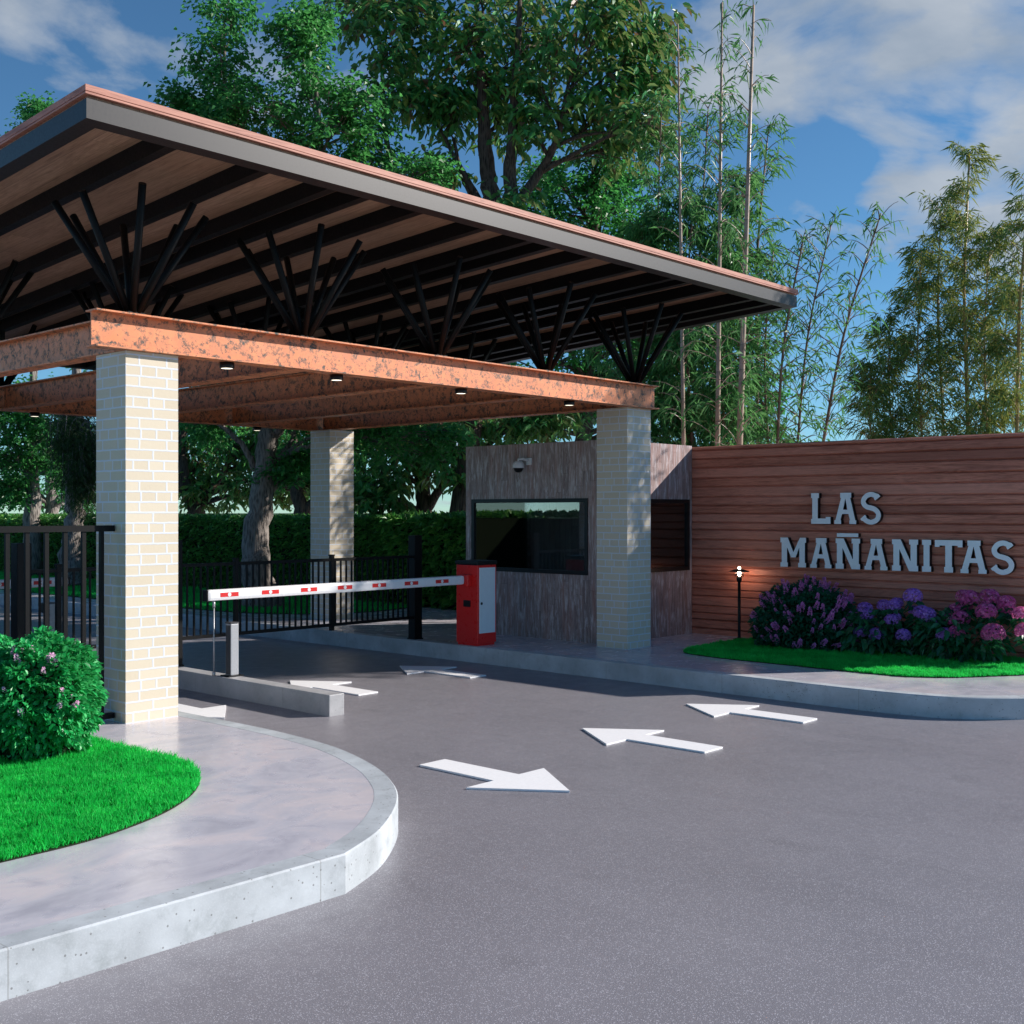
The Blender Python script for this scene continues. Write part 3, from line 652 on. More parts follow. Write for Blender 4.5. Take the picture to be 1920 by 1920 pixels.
def boom(t, x0, x1, y0, y1, z0, z1, pairs, dirx=1):
    b = MB(); b.box(x0, x1, y0, y1, z0, z1, bev=.03); b.build('arm', M['white'], t)
    b = MB(); b.box(x0 - .014 if dirx > 0 else x1 - .004, x0 + .004 if dirx > 0 else x1 + .014, y0 - .002, y1 + .002, z0 - .002, z1 + .002, bev=.006); b.build('end_cap', M['plastic'], t)
    for a, c in pairs:
        zc = (z0 + z1) / 2
        b = MB(); b.box(a, c, y0 - .0015, y0 + .001, zc - .02, zc + .022); s = b.build('sticker', M['sticker'], t)
        b = MB(); m = (a + c) / 2; b.poly([(m + .02 * math.cos(k * .3927), zc + .001 + .02 * math.sin(k * .3927)) for k in range(16)], [], lambda p, q, d: (p, d, q), y0 - .003, y0 - .001); b.build('dot', M['white'], s)
boom(t, 6.33, 9.885, 9.77, 9.85, .928, 1.038, [(6.47, 6.68), (6.96, 7.17), (7.45, 7.66), (7.94, 8.14), (8.43, 8.63), (8.91, 9.12), (9.40, 9.61)])
px = aty(401, 1200, 9.81).x
b = MB(); b.tube([(px, 9.81, .927), (px, 9.81, .86)], .013, 10); b.tube([(px, 9.81, .86), (px, 9.81, W + .03)], .0075, 8); b.tube([(px, 9.81, W + .04), (px, 9.81, W + .002)], .016, 10)
b.build('arm_rest', M['alu'], t)
t = thing('road_barrier', 'white red-stickered barrier arm of the exit lane, seen through black gate bars', 'barrier arm', (4.8, 12.9, .99))
boom(t, 2.9, 6.47, 12.86, 12.94, .94, 1.045, [(6.05 - .49 * k, 6.26 - .49 * k) for k in range(7)], -1)
def pedestal(x, y, label, box=False, w=.09):
    t = thing('access_pedestal', label, 'pedestal', (x, y, W), 'card reader pedestals')
    b = MB(); b.box(x - w / 2 - .04, x + w / 2 + .04, y - w / 2 - .03, y + w / 2 + .03, W - .001, W + .012); b.build('base_plate', M['plastic'], t)
    b = MB(); b.box(x - w / 2, x + w / 2, y - w / 2, y + w / 2, W + .012, .705, bev=.006); b.build('post', M['alu'], t)
    b = MB(); b.box(x - w / 2 - .001, x - w / 2 + .004, y - w / 2 + .006, y + w / 2 - .006, W + .02, .69); b.build('side_panel', M['darkalu'], t)
    b = MB(); b.box(x - w / 2 - .003, x + w / 2 + .003, y - w / 2 - .003, y + w / 2 + .003, .7055, .72); b.build('cap', M['darkalu'], t)
    if box:
        b = MB(); b.box(x - w / 2 - .05, x - w / 2 - .0015, y - .05, y + .05, .60, .72, bev=.008); b.build('reader', M['plastic'], t)
pedestal(6.545, 9.68, 'grey card reader pedestal on the median island below the barrier arm')
pedestal(6.5, 13.4, 'slim card reader pedestal seen through the bars of the gate left of the sunlit column', True)
def post(x, y, w, z0, z1, label, name='gate_post'):
    b = MB(); b.box(x - w / 2, x + w / 2, y - w / 2, y + w / 2, z0, z1, bev=.006); b.box(x - w / 2 - .01, x + w / 2 + .01, y - w / 2 - .01, y + w / 2 + .01, z0 - .002, z0 + .012)
    return tag(b.build(name, M['black']), label, 'gate post', 'black steel gate posts')
post(10.03, 10.8, .125, W, 1.505, 'thick black gate post standing on the pavement left of the red cabinet')
post(6.60, 10.72, .05, W, 1.505, 'slim black gate post on the median island, right beside the sunlit brick column')
post(4.96, 10.8, .14, W, 1.505, 'thick black gate post seen behind the bars at the left edge')
def gate(x0, x1, y, z0, z1, step, mids, label):
    t = thing('vehicle_gate', label, 'gate', ((x0 + x1) / 2, y, z0), 'vehicle gates under the canopy')
    b = MB(); b.box(x0, x1, y - .02, y + .02, z1 - .035, z1); b.build('top_rail', M['black'], t)
    b = MB(); b.box(x0, x1, y - .02, y + .02, z0, z0 + .035); b.build('bottom_rail', M['black'], t)
    b = MB(); n = int((x1 - x0) / step)
    for i in range(1, n):
        x = x0 + (x1 - x0) * i / n
        if all(abs(x - m) > .045 for m in mids): b.box(x - .009, x + .009, y - .009, y + .009, z0 + .035, z1 - .035)
    b.build('pickets', M['black'], t)
    for m in mids:
        b = MB(); b.box(m - .024, m + .024, y - .024, y + .024, z0 - .05, z1 + .03, bev=.003); b.box(m - .03, m + .03, y - .03, y + .03, z1 + .03, z1 + .045, bev=.004); b.build('upright', M['black'], t)
gate(6.64, 9.96, 10.77, .45, 1.253, .083, [7.33, 8.66], 'low black picket gate across the shaded entry lane behind the barrier arm')
gate(5.04, 6.57, 10.77, .45, 1.253, .083, [5.31], 'low black picket gate across the exit lane, seen through the tall bars')
t = thing('pedestrian_gate', 'tall black bar gate beside the sunlit brick column, behind the round bush', 'gate', (3.6, 8.25, W))
b = MB(); b.box(1.8, 4.575 - .07, 8.225, 8.275, 1.652, 1.698); b.build('top_rail', M['black'], t)
b = MB(); b.box(1.8, 4.505, 8.225, 8.275, W + .03, W + .07); b.build('bottom_rail', M['black'], t)
b = MB()
for k in range(17): x = 4.408 - .1445 * k; b.box(x - .015, x + .015, 8.235, 8.265, W + .07, 1.652)
b.build('bars', M['black'], t)
# ------------------------------------------------------------------ planting helpers
def rand_dirs(n, zb_=0.0):
    d = rng.normal(size=(n, 3)); d[:, 2] += zb_; return norm(d)
def bez(p0, p1, p2, n):
    t = np.linspace(0, 1, n)[:, None]; return (1 - t) ** 2 * p0 + 2 * t * (1 - t) * p1 + t * t * p2
def clump_tree(name, label, trunk, clumps, leaf, bark, lsz, wsz, twigs=16, sprays=4, per=8, group=None, limb=.05, big=False, flat=.5, hang=0.0, cat='tree', spread=.16, bend=.5):
    """trunk: list of paths [(point, radius)...]; clumps: (centre, radius). Limbs run from the nearest trunk point to each clump,
    twigs fan out inside it, and leaves sit in flat sprays along the twigs."""
    base = Vector(trunk[0][0][0]); th = thing(name, label, cat, base, group); b = MB(); nodes = []
    for path in trunk:
        P = [np.array(p) for p, r in path]; Rr = [r for p, r in path]; pts = []; rad = []
        sm = smooth_line([tuple(p) for p in P], 5) if len(P) > 2 else P
        f = np.linspace(0, len(P) - 1, len(sm)); rad = np.interp(f, range(len(P)), Rr)
        sm = [np.array(p) + rng.normal(size=3) * rad[i] * .12 for i, p in enumerate(sm)]
        b.tube(sm, list(rad), 12); nodes += [(p, r) for p, r in zip(sm, rad) if p[2] > base.z + 1.0]
    LP, LD = [], []
    for c, rad in clumps:
        c = np.array(c); rad = np.array(rad if hasattr(rad, '__len__') else (rad,) * 3, float)
        cand = sorted(nodes, key=lambda q: np.linalg.norm(q[0] - c) + max(0, q[0][2] - c[2] + .4) * 1.5)[:4]
        s, sr = cand[int(rng.integers(len(cand)))]
        mid = (s + c) / 2 + np.array([0, 0, bend * .3 * np.linalg.norm(c - s)]) + rng.normal(size=3) * .15
        path = bez(s, mid, c, 7); r0 = min(sr * .6, limb); b.tube(path, list(np.linspace(r0, r0 * .35, 7)), 6)
        td = rand_dirs(twigs, .15)
        for k in range(twigs):
            st = path[int(rng.integers(3, 7))]; en = c + td[k] * rad * rng.uniform(.65, 1.08)
            if hang: en[2] -= hang * rng.uniform(.3, 1)
            md = (st + en) / 2 + rng.normal(size=3) * .08 + np.array([0, 0, .1 * (1 if not hang else 3 * hang)])
            tw = bez(st, md, en, 6); b.tube(tw, list(np.linspace(r0 * .32, .006, 6)), 4, cap=False)
            for j in range(sprays):
                tt = rng.uniform(.3, 1.0); i = tt * 5; i0 = min(int(i), 4); p = tw[i0] + (tw[i0 + 1] - tw[i0]) * (i - i0)
                ax = tw[min(i0 + 1, 5)] - tw[i0]; ax = ax / (np.linalg.norm(ax) + 1e-9)
                sd_ = ax + rng.normal(size=3) * .8; sd_[2] *= flat
                if hang: sd_[2] -= .9
                sd_ /= np.linalg.norm(sd_); L = spread * rng.uniform(1.2, 3.0)
                q = np.linspace(.1, 1, per)[:, None]; pp = p + sd_ * L * q + rng.normal(size=(per, 3)) * spread * .35 * np.array([1, 1, flat])
                side = np.cross(sd_, [0, 0, 1.0]); side /= np.linalg.norm(side) + 1e-9
                dd = sd_ * .6 + side * np.where(np.arange(per) % 2, 1, -1)[:, None] * .9 + rng.normal(size=(per, 3)) * .35
                dd[:, 2] -= .35 if not big else .75
                LP.append(pp); LD.append(dd)
    P = np.concatenate(LP); D = np.concatenate(LD); n = len(P)
    b.build('trunk', bark, th, recalc=False)
    leaf_mesh('crown', P, D, lsz * rng.uniform(.65, 1.2, n), wsz * rng.uniform(.7, 1.2, n), leaf, th, big=big)
    return th
def cl(depth, lst, jit=.8):
    return [(at(u, v, depth + random.uniform(-jit, jit)), r) for u, v, r in lst]

# ------------------------------------------------------------------ trees behind
g1 = Vector((11.6, 16.2, W - .03)); D1 = 19.5
tp = lambda u, v, d: tuple(at(u, v, d))
clump_tree('broadleaf_tree', 'tall fine-leaved tree with a thick forked grey trunk on the grass behind the barrier', [
    [(tuple(g1 - Vector((0, 0, .05))), .36), (tp(492, 1105, D1), .27), (tp(478, 1040, D1), .235), (tp(488, 940, D1), .20), (tp(498, 850, D1), .175), (tp(507, 810, D1), .17)],
    [(tp(507, 815, D1), .14), (tp(488, 770, D1), .11), (tp(470, 620, D1), .09), (tp(450, 420, D1 - .2), .065), (tp(425, 220, D1), .04), (tp(420, 40, D1), .02)],
    [(tp(509, 815, D1), .13), (tp(528, 780, D1), .11), (tp(560, 600, D1 + .3), .09), (tp(592, 400, D1), .065), (tp(600, 250, D1), .045), (tp(575, 60, D1), .02)],
    [(tp(520, 860, D1), .055), (tp(542, 835, D1 + .1), .045), (tp(560, 790, D1 + .2), .03), (tp(572, 760, D1 + .3), .015)],
    [(tp(478, 880, D1), .06), (tp(462, 845, D1 - .1), .05), (tp(430, 810, D1 - .2), .04), (tp(400, 790, D1 - .3), .02)]],
    cl(D1, [(425, 30, .42), (415, 105, .45), (400, 175, .5), (440, 190, .5), (360, 215, .42), (335, 205, .3), (375, 260, .5), (440, 265, .6), (500, 200, .55), (520, 270, .6), (545, 70, .35), (570, 110, .5), (590, 45, .32), (600, 170, .6), (620, 240, .65), (665, 200, .45),
            (690, 260, .55), (700, 330, .6), (640, 330, .6), (560, 320, .6), (470, 320, .55), (720, 400, .55), (770, 350, .5), (810, 330, .4), (780, 430, .5), (330, 255, .35), (410, 320, .5),
            (620, 780, .55), (560, 760, .5), (430, 760, .5), (390, 790, .45), (700, 800, .5), (540, 880, .35), (760, 820, .5), (690, 740, .5), (840, 830, .35), (600, 860, .4), (400, 700, .5), (480, 690, .5)]),
    M['leaf_small'], M['bark'], .105, .07, 20, 5, 8)
D2 = 21.5
clump_tree('magnolia_tree', 'big glossy large-leaved tree with several dark stems rising above the canopy roof', [
    [(tuple(at(850, 1125, D2)), .3), (tp(870, 900, D2), .22), (tp(900, 620, D2), .19), (tp(922, 400, D2), .17), (tp(915, 320, D2), .14), (tp(905, 200, D2), .10), (tp(900, 40, D2), .05)],
    [(tp(905, 560, D2 - .2), .15), (tp(950, 400, D2 - .3), .14), (tp(958, 310, D2 - .3), .12), (tp(965, 180, D2 - .3), .08), (tp(975, 0, D2 - .4), .04)],
    [(tp(945, 420, D2 - .3), .11), (tp(1000, 340, D2 - .3), .09), (tp(1045, 260, D2 - .4), .06), (tp(1065, 160, D2 - .5), .03)],
    [(tp(930, 430, D2), .08), (tp(890, 360, D2 + .2), .06), (tp(840, 270, D2 + .2), .035), (tp(800, 180, D2 + .2), .02)],
    [(tp(908, 420, D2 + .2), .05), (tp(868, 330, D2 + .3), .045), (tp(850, 260, D2 + .3), .03)],
    [(tp(880, 700, D2 + .3), .09), (tp(800, 560, D2 + .6), .06), (tp(730, 300, D2 + .6), .05), (tp(715, 100, D2 + .4), .03)]],
    cl(D2, [(690, 30, .5), (740, 90, .5), (760, 20, .6), (800, 120, .6), (820, 40, .7), (870, 90, .7), (900, 160, .6), (930, 40, .75), (960, 130, .7), (1000, 60, .75), (1020, 170, .65), (1060, 110, .7), (1080, 20, .75), (1110, 190, .6), (1130, 90, .7),
            (1160, 30, .6), (1180, 150, .6), (1195, 230, .5), (1215, 100, .5), (1235, 60, .4), (1230, 170, .35), (940, 220, .5), (1010, 235, .45), (1100, 240, .45), (860, 190, .55), (790, 190, .4), (720, 180, .35), (655, 10, .4), (1170, 275, .35), (1225, 260, .3),
            (830, 320, .3), (945, 395, .25), (850, 215, .45), (880, -20, .8), (1020, -40, .8), (760, -60, .6), (1150, -40, .7)], 1.1),
    M['leaf_big'], M['bark2'], .22, .095, 14, 4, 5, big=True, spread=.22)
clump_tree('evergreen_tree', 'low dark tree with long drooping leaves behind the hedge, left of the guard booth', [
    [(tuple(at(800, 1120, 22.5)), .2), (tp(795, 960, 22.5), .17), (tp(790, 900, 22.5), .14), (tp(775, 820, 22.5), .1), (tp(760, 740, 22.5), .05)],
    [(tp(793, 970, 22.5), .1), (tp(840, 900, 22.3), .08), (tp(900, 850, 22.2), .05), (tp(950, 800, 22), .03)]],
    cl(22.2, [(690, 850, .55), (730, 800, .6), (700, 910, .5), (760, 870, .55), (800, 830, .55), (840, 880, .4), (870, 820, .5), (680, 790, .5), (730, 940, .35), (950, 800, .5), (1010, 790, .5), (920, 860, .4), (1060, 780, .45), (980, 760, .5), (660, 930, .3), (900, 770, .5), (850, 760, .5), (780, 770, .5)], .8),
    M['leaf_big'], M['bark2'], .21, .08, 15, 4, 6, big=True, spread=.18)
clump_tree('shade_tree', 'dark dense tree filling the space behind the bamboo and large-leaved tree', [
    [(tuple(at(1090, 1090, 26)), .24), (tp(1088, 900, 26), .2), (tp(1095, 790, 26), .18), (tp(1110, 600, 26), .12), (tp(1120, 420, 26), .07)]],
    cl(26, [(1000, 400, .7), (1060, 360, .8), (1100, 430, .9), (1160, 400, .8), (1170, 330, .6), (1210, 430, .7), (1020, 470, .8), (960, 460, .7), (1120, 300, .6), (1180, 500, .8), (1240, 500, .7), (1090, 540, .8), (1000, 560, .8), (1150, 620, .8),
            (1050, 680, .8), (1140, 720, .7), (940, 700, .8), (1230, 640, .7), (980, 800, .6), (1060, 770, .5), (1200, 760, .6), (900, 560, .8), (870, 780, .6), (1020, 330, .5), (1260, 560, .8), (1320, 600, .8), (1380, 640, .8), (1300, 700, .9), (1400, 740, .8), (1250, 760, .8), (1350, 790, .7), (1200, 560, .7), (1440, 790, .5)], 1.2),
    M['leaf_dark'], M['bark2'], .13, .085, 22, 5, 8, limb=.07, spread=.2)
clump_tree('weeping_tree', 'feathery hanging-leaved tree with a grey trunk, seen left of the sunlit brick column', [
    [((12.02, 23.9, W - .03), .34), (tp(132, 1040, 25), .24), (tp(140, 980, 25), .21), (tp(138, 900, 25), .18), (tp(145, 780, 25), .15), (tp(140, 600, 25), .1), (tp(110, 350, 25), .05), (tp(85, 240, 25), .02)]],
    cl(25, [(150, 760, .5), (135, 800, .45), (165, 790, .45), (120, 770, .4), (170, 840, .4), (150, 850, .4), (190, 800, .5)], .5),
    M['leaf_willow'], M['bark'], .17, .018, 26, 6, 9, hang=1.3, flat=1, spread=.2)
clump_tree('tall_tree', 'tall leafy tree at the far left whose tip shows above the roof edge', [
    [(tuple(at(60, 1070, 29)), .3), (tp(62, 940, 29), .22), (tp(60, 760, 29), .17), (tp(68, 500, 29), .1), (tp(74, 220, 29), .03)],
    [(tp(62, 900, 29), .1), (tp(30, 840, 29), .07), (tp(-10, 780, 29), .04)]],
    cl(29, [(72, 215, .3), (62, 240, .3), (95, 225, .28), (30, 800, .8), (-20, 790, .7), (70, 790, .8), (110, 790, .8), (20, 850, .6), (90, 850, .6), (50, 760, .8), (-10, 880, .6), (110, 880, .5), (0, 730, .8), (40, 300, .6), (20, 920, .4), (160, 740, .6)], 1),
    M['leaf_small'], M['bark'], .12, .085, 22, 5, 8, spread=.18)
clump_tree('pale_trunk_tree', 'distant tree with a pale forked trunk above the hedge at the far left', [
    [(tuple(at(98, 1030, 33)), .2), (tp(97, 950, 33), .18), (tp(95, 910, 33), .14), (tp(92, 860, 33), .1), (tp(90, 800, 33), .05)], [(tp(97, 955, 33), .1), (tp(70, 925, 33), .07), (tp(40, 905, 33), .04)], [(tp(98, 960, 33), .1), (tp(120, 935, 33), .07), (tp(150, 915, 33), .04)]],
    cl(33, [(40, 890, .55), (20, 930, .5), (130, 920, .5), (150, 880, .6), (60, 930, .4), (160, 940, .4), (0, 900, .6), (80, 840, .7), (-20, 940, .5), (130, 950, .35)], 1),
    M['leaf_small'], M['bark'], .13, .09, 16, 4, 7, spread=.18)
clump_tree('leafy_tree', 'shady large-leaved tree with crooked dark limbs just right of the sunlit brick column', [
    [(tuple(at(372, 1060, 27)), .25), (tp(368, 960, 27), .19), (tp(350, 920, 27), .15), (tp(340, 860, 27), .12), (tp(345, 780, 27), .08)], [(tp(350, 925, 27), .1), (tp(320, 905, 27), .08), (tp(280, 880, 27), .05)], [(tp(367, 950, 27), .09), (tp(410, 900, 27), .07), (tp(440, 840, 27), .04)]],
    cl(27, [(380, 860, .6), (420, 900, .5), (440, 840, .6), (390, 800, .7), (450, 920, .4), (360, 900, .4), (440, 790, .7), (520, 880, .6), (560, 840, .7), (600, 900, .5), (550, 930, .35), (640, 860, .6), (350, 800, .6), (300, 820, .7), (480, 850, .5), (620, 800, .7), (520, 790, .7), (380, 930, .35), (240, 800, .7), (660, 930, .3)], 1),
    M['leaf_big'], M['bark2'], .19, .085, 15, 4, 6, big=True, spread=.2)
clump_tree('round_tree', 'small dark tree trunk forking low behind the hedge beside the rear brick column', [
    [(tuple(at(570, 1060, 26)), .2), (tp(568, 970, 26), .17), (tp(560, 930, 26), .15), (tp(556, 880, 26), .1), (tp(550, 800, 26), .05)], [(tp(568, 965, 26), .13), (tp(590, 940, 26), .1), (tp(640, 915, 26), .06)]],
    cl(26.2, [(540, 850, .5), (600, 880, .4), (650, 900, .4), (520, 900, .35), (580, 820, .6), (660, 840, .5)], .8),
    M['leaf_dark'], M['bark2'], .13, .085, 16, 4, 7)
# ------------------------------------------------------------------ hedge
def hedge(name, label, x0, x1, y0, y1, z1, n, lsz):
    th = thing(name, label, 'hedge', ((x0 + x1) / 2, (y0 + y1) / 2, W)); hz = z1 - W
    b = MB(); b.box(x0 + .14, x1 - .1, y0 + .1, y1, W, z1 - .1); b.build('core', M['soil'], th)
    A = [(y1 - y0) * hz, (y1 - y0) * (x1 - x0), (x1 - x0) * hz]; tot = sum(A); P, D = [], []
    # denser where it stands nearer the road's end of the strip
    k = int(n * A[0] / tot); yy = y0 + (y1 - y0) * rng.random(k) ** 1.5
    P.append(np.stack([x0 + np.abs(rng.normal(size=k)) * .05, yy, W + hz * rng.random(k)], 1)); D.append(np.tile([-1.0, -.1, .1], (k, 1)))
    k = int(n * A[1] / tot); yy = y0 + (y1 - y0) * rng.random(k) ** 1.5
    P.append(np.stack([x0 + (x1 - x0) * rng.random(k), yy, z1 - np.abs(rng.normal(size=k)) * .035], 1)); D.append(np.tile([-.3, 0, .6], (k, 1)))
    k = int(n * A[2] / tot) * 2
    P.append(np.stack([x0 + (x1 - x0) * rng.random(k), y0 + np.abs(rng.normal(size=k)) * .05, W + hz * rng.random(k)], 1)); D.append(np.tile([0, -1.0, .1], (k, 1)))
    P = np.concatenate(P); D = np.concatenate(D) + rng.normal(size=(len(P), 3)) * .65
    leaf_mesh('foliage', P, D, lsz * rng.uniform(.7, 1.3, len(P)), lsz * .5 * rng.uniform(.7, 1.2, len(P)), M['leaf_hedge'], th, big=lsz > .12)
hedge('clipped_hedge', 'long clipped dark green hedge running along the roadside behind the trees', 13.5, 14.5, 15.2, 46, 1.68, 42000, .11)
hedge('leafy_hedge', 'clipped glossy large-leaved hedge between the rear column and the guard booth', 13.45, 14.6, 11.6, 15.3, 1.675, 7500, .17)

hedge('clipped_hedge', 'clipped hedge on the far left of the exit lane, mirrored in the booth window', 1.2, 2.2, 10.5, 34, 1.75, 16000, .13)
# ------------------------------------------------------------------ bamboo
def bamboo(label, path, r0, leaf, culm, group, nodes=34, lo=.3, reach=.75, per=11, lsz=.19, wsz=.022, dens=1.0, fine=False):
    pts = smooth_line([tuple(p) for p in path], 6); n = len(pts); base = pts[0]
    th = thing('bamboo', label, 'bamboo', base, group)
    b = MB(); b.tube(pts, list(np.linspace(r0, r0 * .3, n)), 10); P, D = [], []
    arr = np.array(pts); seg = np.linalg.norm(np.diff(arr, axis=0), axis=1); cum = np.concatenate([[0], np.cumsum(seg)])
    for k in range(int(nodes * dens)):
        t = lo + (1 - lo) * (k + rng.random()) / (nodes * dens); s = t * cum[-1]
        p = np.array([np.interp(s, cum, arr[:, i]) for i in range(3)])
        for q in range(int(rng.integers(1, 4))):
            a = rng.uniform(0, 2 * math.pi); L = reach * rng.uniform(.4, 1.15) * (1 - .5 * max(0, t - .75) / .25)
            out = np.array([math.cos(a), math.sin(a), rng.uniform(.3, 1.1)]); out /= np.linalg.norm(out)
            tip = p + out * L; tip[2] -= L * .12; br = bez(p, p + out * L * .55 + np.array([0, 0, .08]), tip, 5)
            b.tube(br, list(np.linspace(.009, .003, 5)), 4, cap=False)
            m = int(per * rng.uniform(.6, 1.3)); tt = rng.uniform(.25, 1.0, m) * 4; i0 = np.minimum(tt.astype(int), 3)
            pp = br[i0] + (br[i0 + 1] - br[i0]) * (tt - i0)[:, None] + rng.normal(size=(m, 3)) * .05
            dd = np.tile(out * np.array([1, 1, .2]), (m, 1)) * .7 + rng.normal(size=(m, 3)) * .5; dd[:, 2] -= .55
            P.append(pp); D.append(dd)
    b.build('culm', culm, th, recalc=False); P = np.concatenate(P); D = np.concatenate(D); m = len(P)
    leaf_mesh('foliage', P, D, lsz * rng.uniform(.6, 1.25, m), wsz * rng.uniform(.7, 1.3, m), leaf, th, droop=.3, shape=.35)
def culm_path(ub, ut, vt, d, vb=1110, bow=0):
    p0 = at(ub, vb, d); p0.z = .15; p1 = at(ut, vt, d + random.uniform(-.4, .4))
    return [p0, p0.lerp(p1, .35) + Vector((0, 0, 0)), p0.lerp(p1, .7) + (Vector((RX, RY, 0)) * -bow), p1]
gb = 'tall bamboo behind the guard booth'
for ub, ut, vt, d, r, lab, lo in [
    (1376, 1413, 10, 18.6, .062, 'tallest bare bamboo pole right of the others, topped with a tuft', .25), (1342, 1354, 5, 18.9, .05, 'tall straight bamboo pole second from the right of the bare ones', .25),
    (1286, 1271, 45, 19.2, .042, 'tall slim bamboo pole standing clear left of the bare pair', .3), (1252, 1241, 180, 19.6, .03, 'slim bamboo pole against the edge of the large-leaved tree', .35),
    (1318, 1328, 200, 19.4, .036, 'leafy bamboo between the two slim bare poles', .25), (1424, 1508, 440, 18.4, .034, 'bamboo leaning right with its tip just above the roof corner', .2),
    (1452, 1560, 415, 18.8, .03, 'thin leaning bamboo beside the roof corner', .2), (1468, 1652, 400, 18.6, .036, 'bamboo leaning farthest to the right against the sky', .25),
    (1300, 1300, 380, 18.7, .04, 'leafy bamboo rising behind the booth front corner', .12), (1262, 1245, 400, 18.9, .036, 'leafy bamboo just right of the shaded brick column', .12),
    (1236, 1205, 430, 19.0, .034, 'leafy bamboo leaning left behind the shaded brick column', .12), (1398, 1395, 330, 19.0, .036, 'leafy bamboo behind the tallest bare pole', .12),
    (1355, 1370, 420, 18.5, .034, 'bushy short bamboo in the middle of the clump', .1), (1215, 1150, 480, 19.3, .03, 'short bamboo leaning left over the roof edge', .2), (1440, 1450, 470, 19.2, .032, 'short bushy bamboo at the right of the clump', .1), (1410, 1440, 250, 19.4, .03, 'thin leafy bamboo right of the tallest pole', .2)]:
    bare = vt < 60; lean = ub >= 1424; thin = vt < 260
    dd = d - 1.3 if bare else d + .6
    bamboo(lab, culm_path(ub, ut, vt, dd, bow=.0 if bare else .12), r * (1.0 if bare else 1.05), M['leaf_bamboo'], M['culm' if bare else 'culm_dark'], gb, 40 if bare else 52 if not lean else 40, max(lo, .22) if not lean else lo, .62 if bare else .85, 8 if bare else 7 if lean else 15 if thin else 30, .2, .024 if thin or lean else .032)
gy = 'yellowish bamboo beyond the timber wall'
for ub, ut, vt, d, r, lab, lo in [
    (1814, 1818, 285, 22.5, .055, 'yellowish bamboo with the clear straight stem rising highest', .1), (1735, 1728, 470, 22.8, .03, 'bushy yellowish bamboo left of the tallest yellow stem', .08), (1700, 1668, 600, 23, .03, 'low yellowish bamboo arching at the left of its clump', .08),
    (1850, 1858, 430, 22.2, .03, 'dense yellowish bamboo right of the tallest yellow stem', .08), (1890, 1935, 340, 21.8, .04, 'yellowish bamboo leaning out at the right edge of the photo', .15), (1775, 1765, 380, 23.2, .03, 'leafy yellowish bamboo close behind the tallest yellow stem', .08), (1665, 1632, 690, 23.2, .025, 'lowest yellowish bamboo at the outer left of its clump', .08),
    (1880, 1895, 520, 22.9, .03, 'short fine-leaved yellowish bamboo near the right edge of the photo', .08)]:
    bamboo(lab, culm_path(ub, ut, vt, d, bow=.1), r, M['leaf_bamboo2'], M['culm2'], gy, 48, lo, 1.0, 31, .21, .018, 1.4)
for i, (x, y, dx, dy, h) in enumerate([(17.2, 3.7, .1, .1, 8.2), (17.9, 3.1, .3, -.3, 8.6), (16.7, 4.2, -.2, .2, 7.4)]):
    bamboo('bamboo standing beyond the right edge of the photo beside the timber wall', [Vector((x, y, .15)), Vector((x + dx * .3, y + dy * .3, h * .4)), Vector((x + dx * .7, y + dy * .7, h * .75)), Vector((x + dx, y + dy, h))], .035, M['leaf_bamboo2'], M['culm2'], gy, 50, .3, .9, 18, .2, .024)

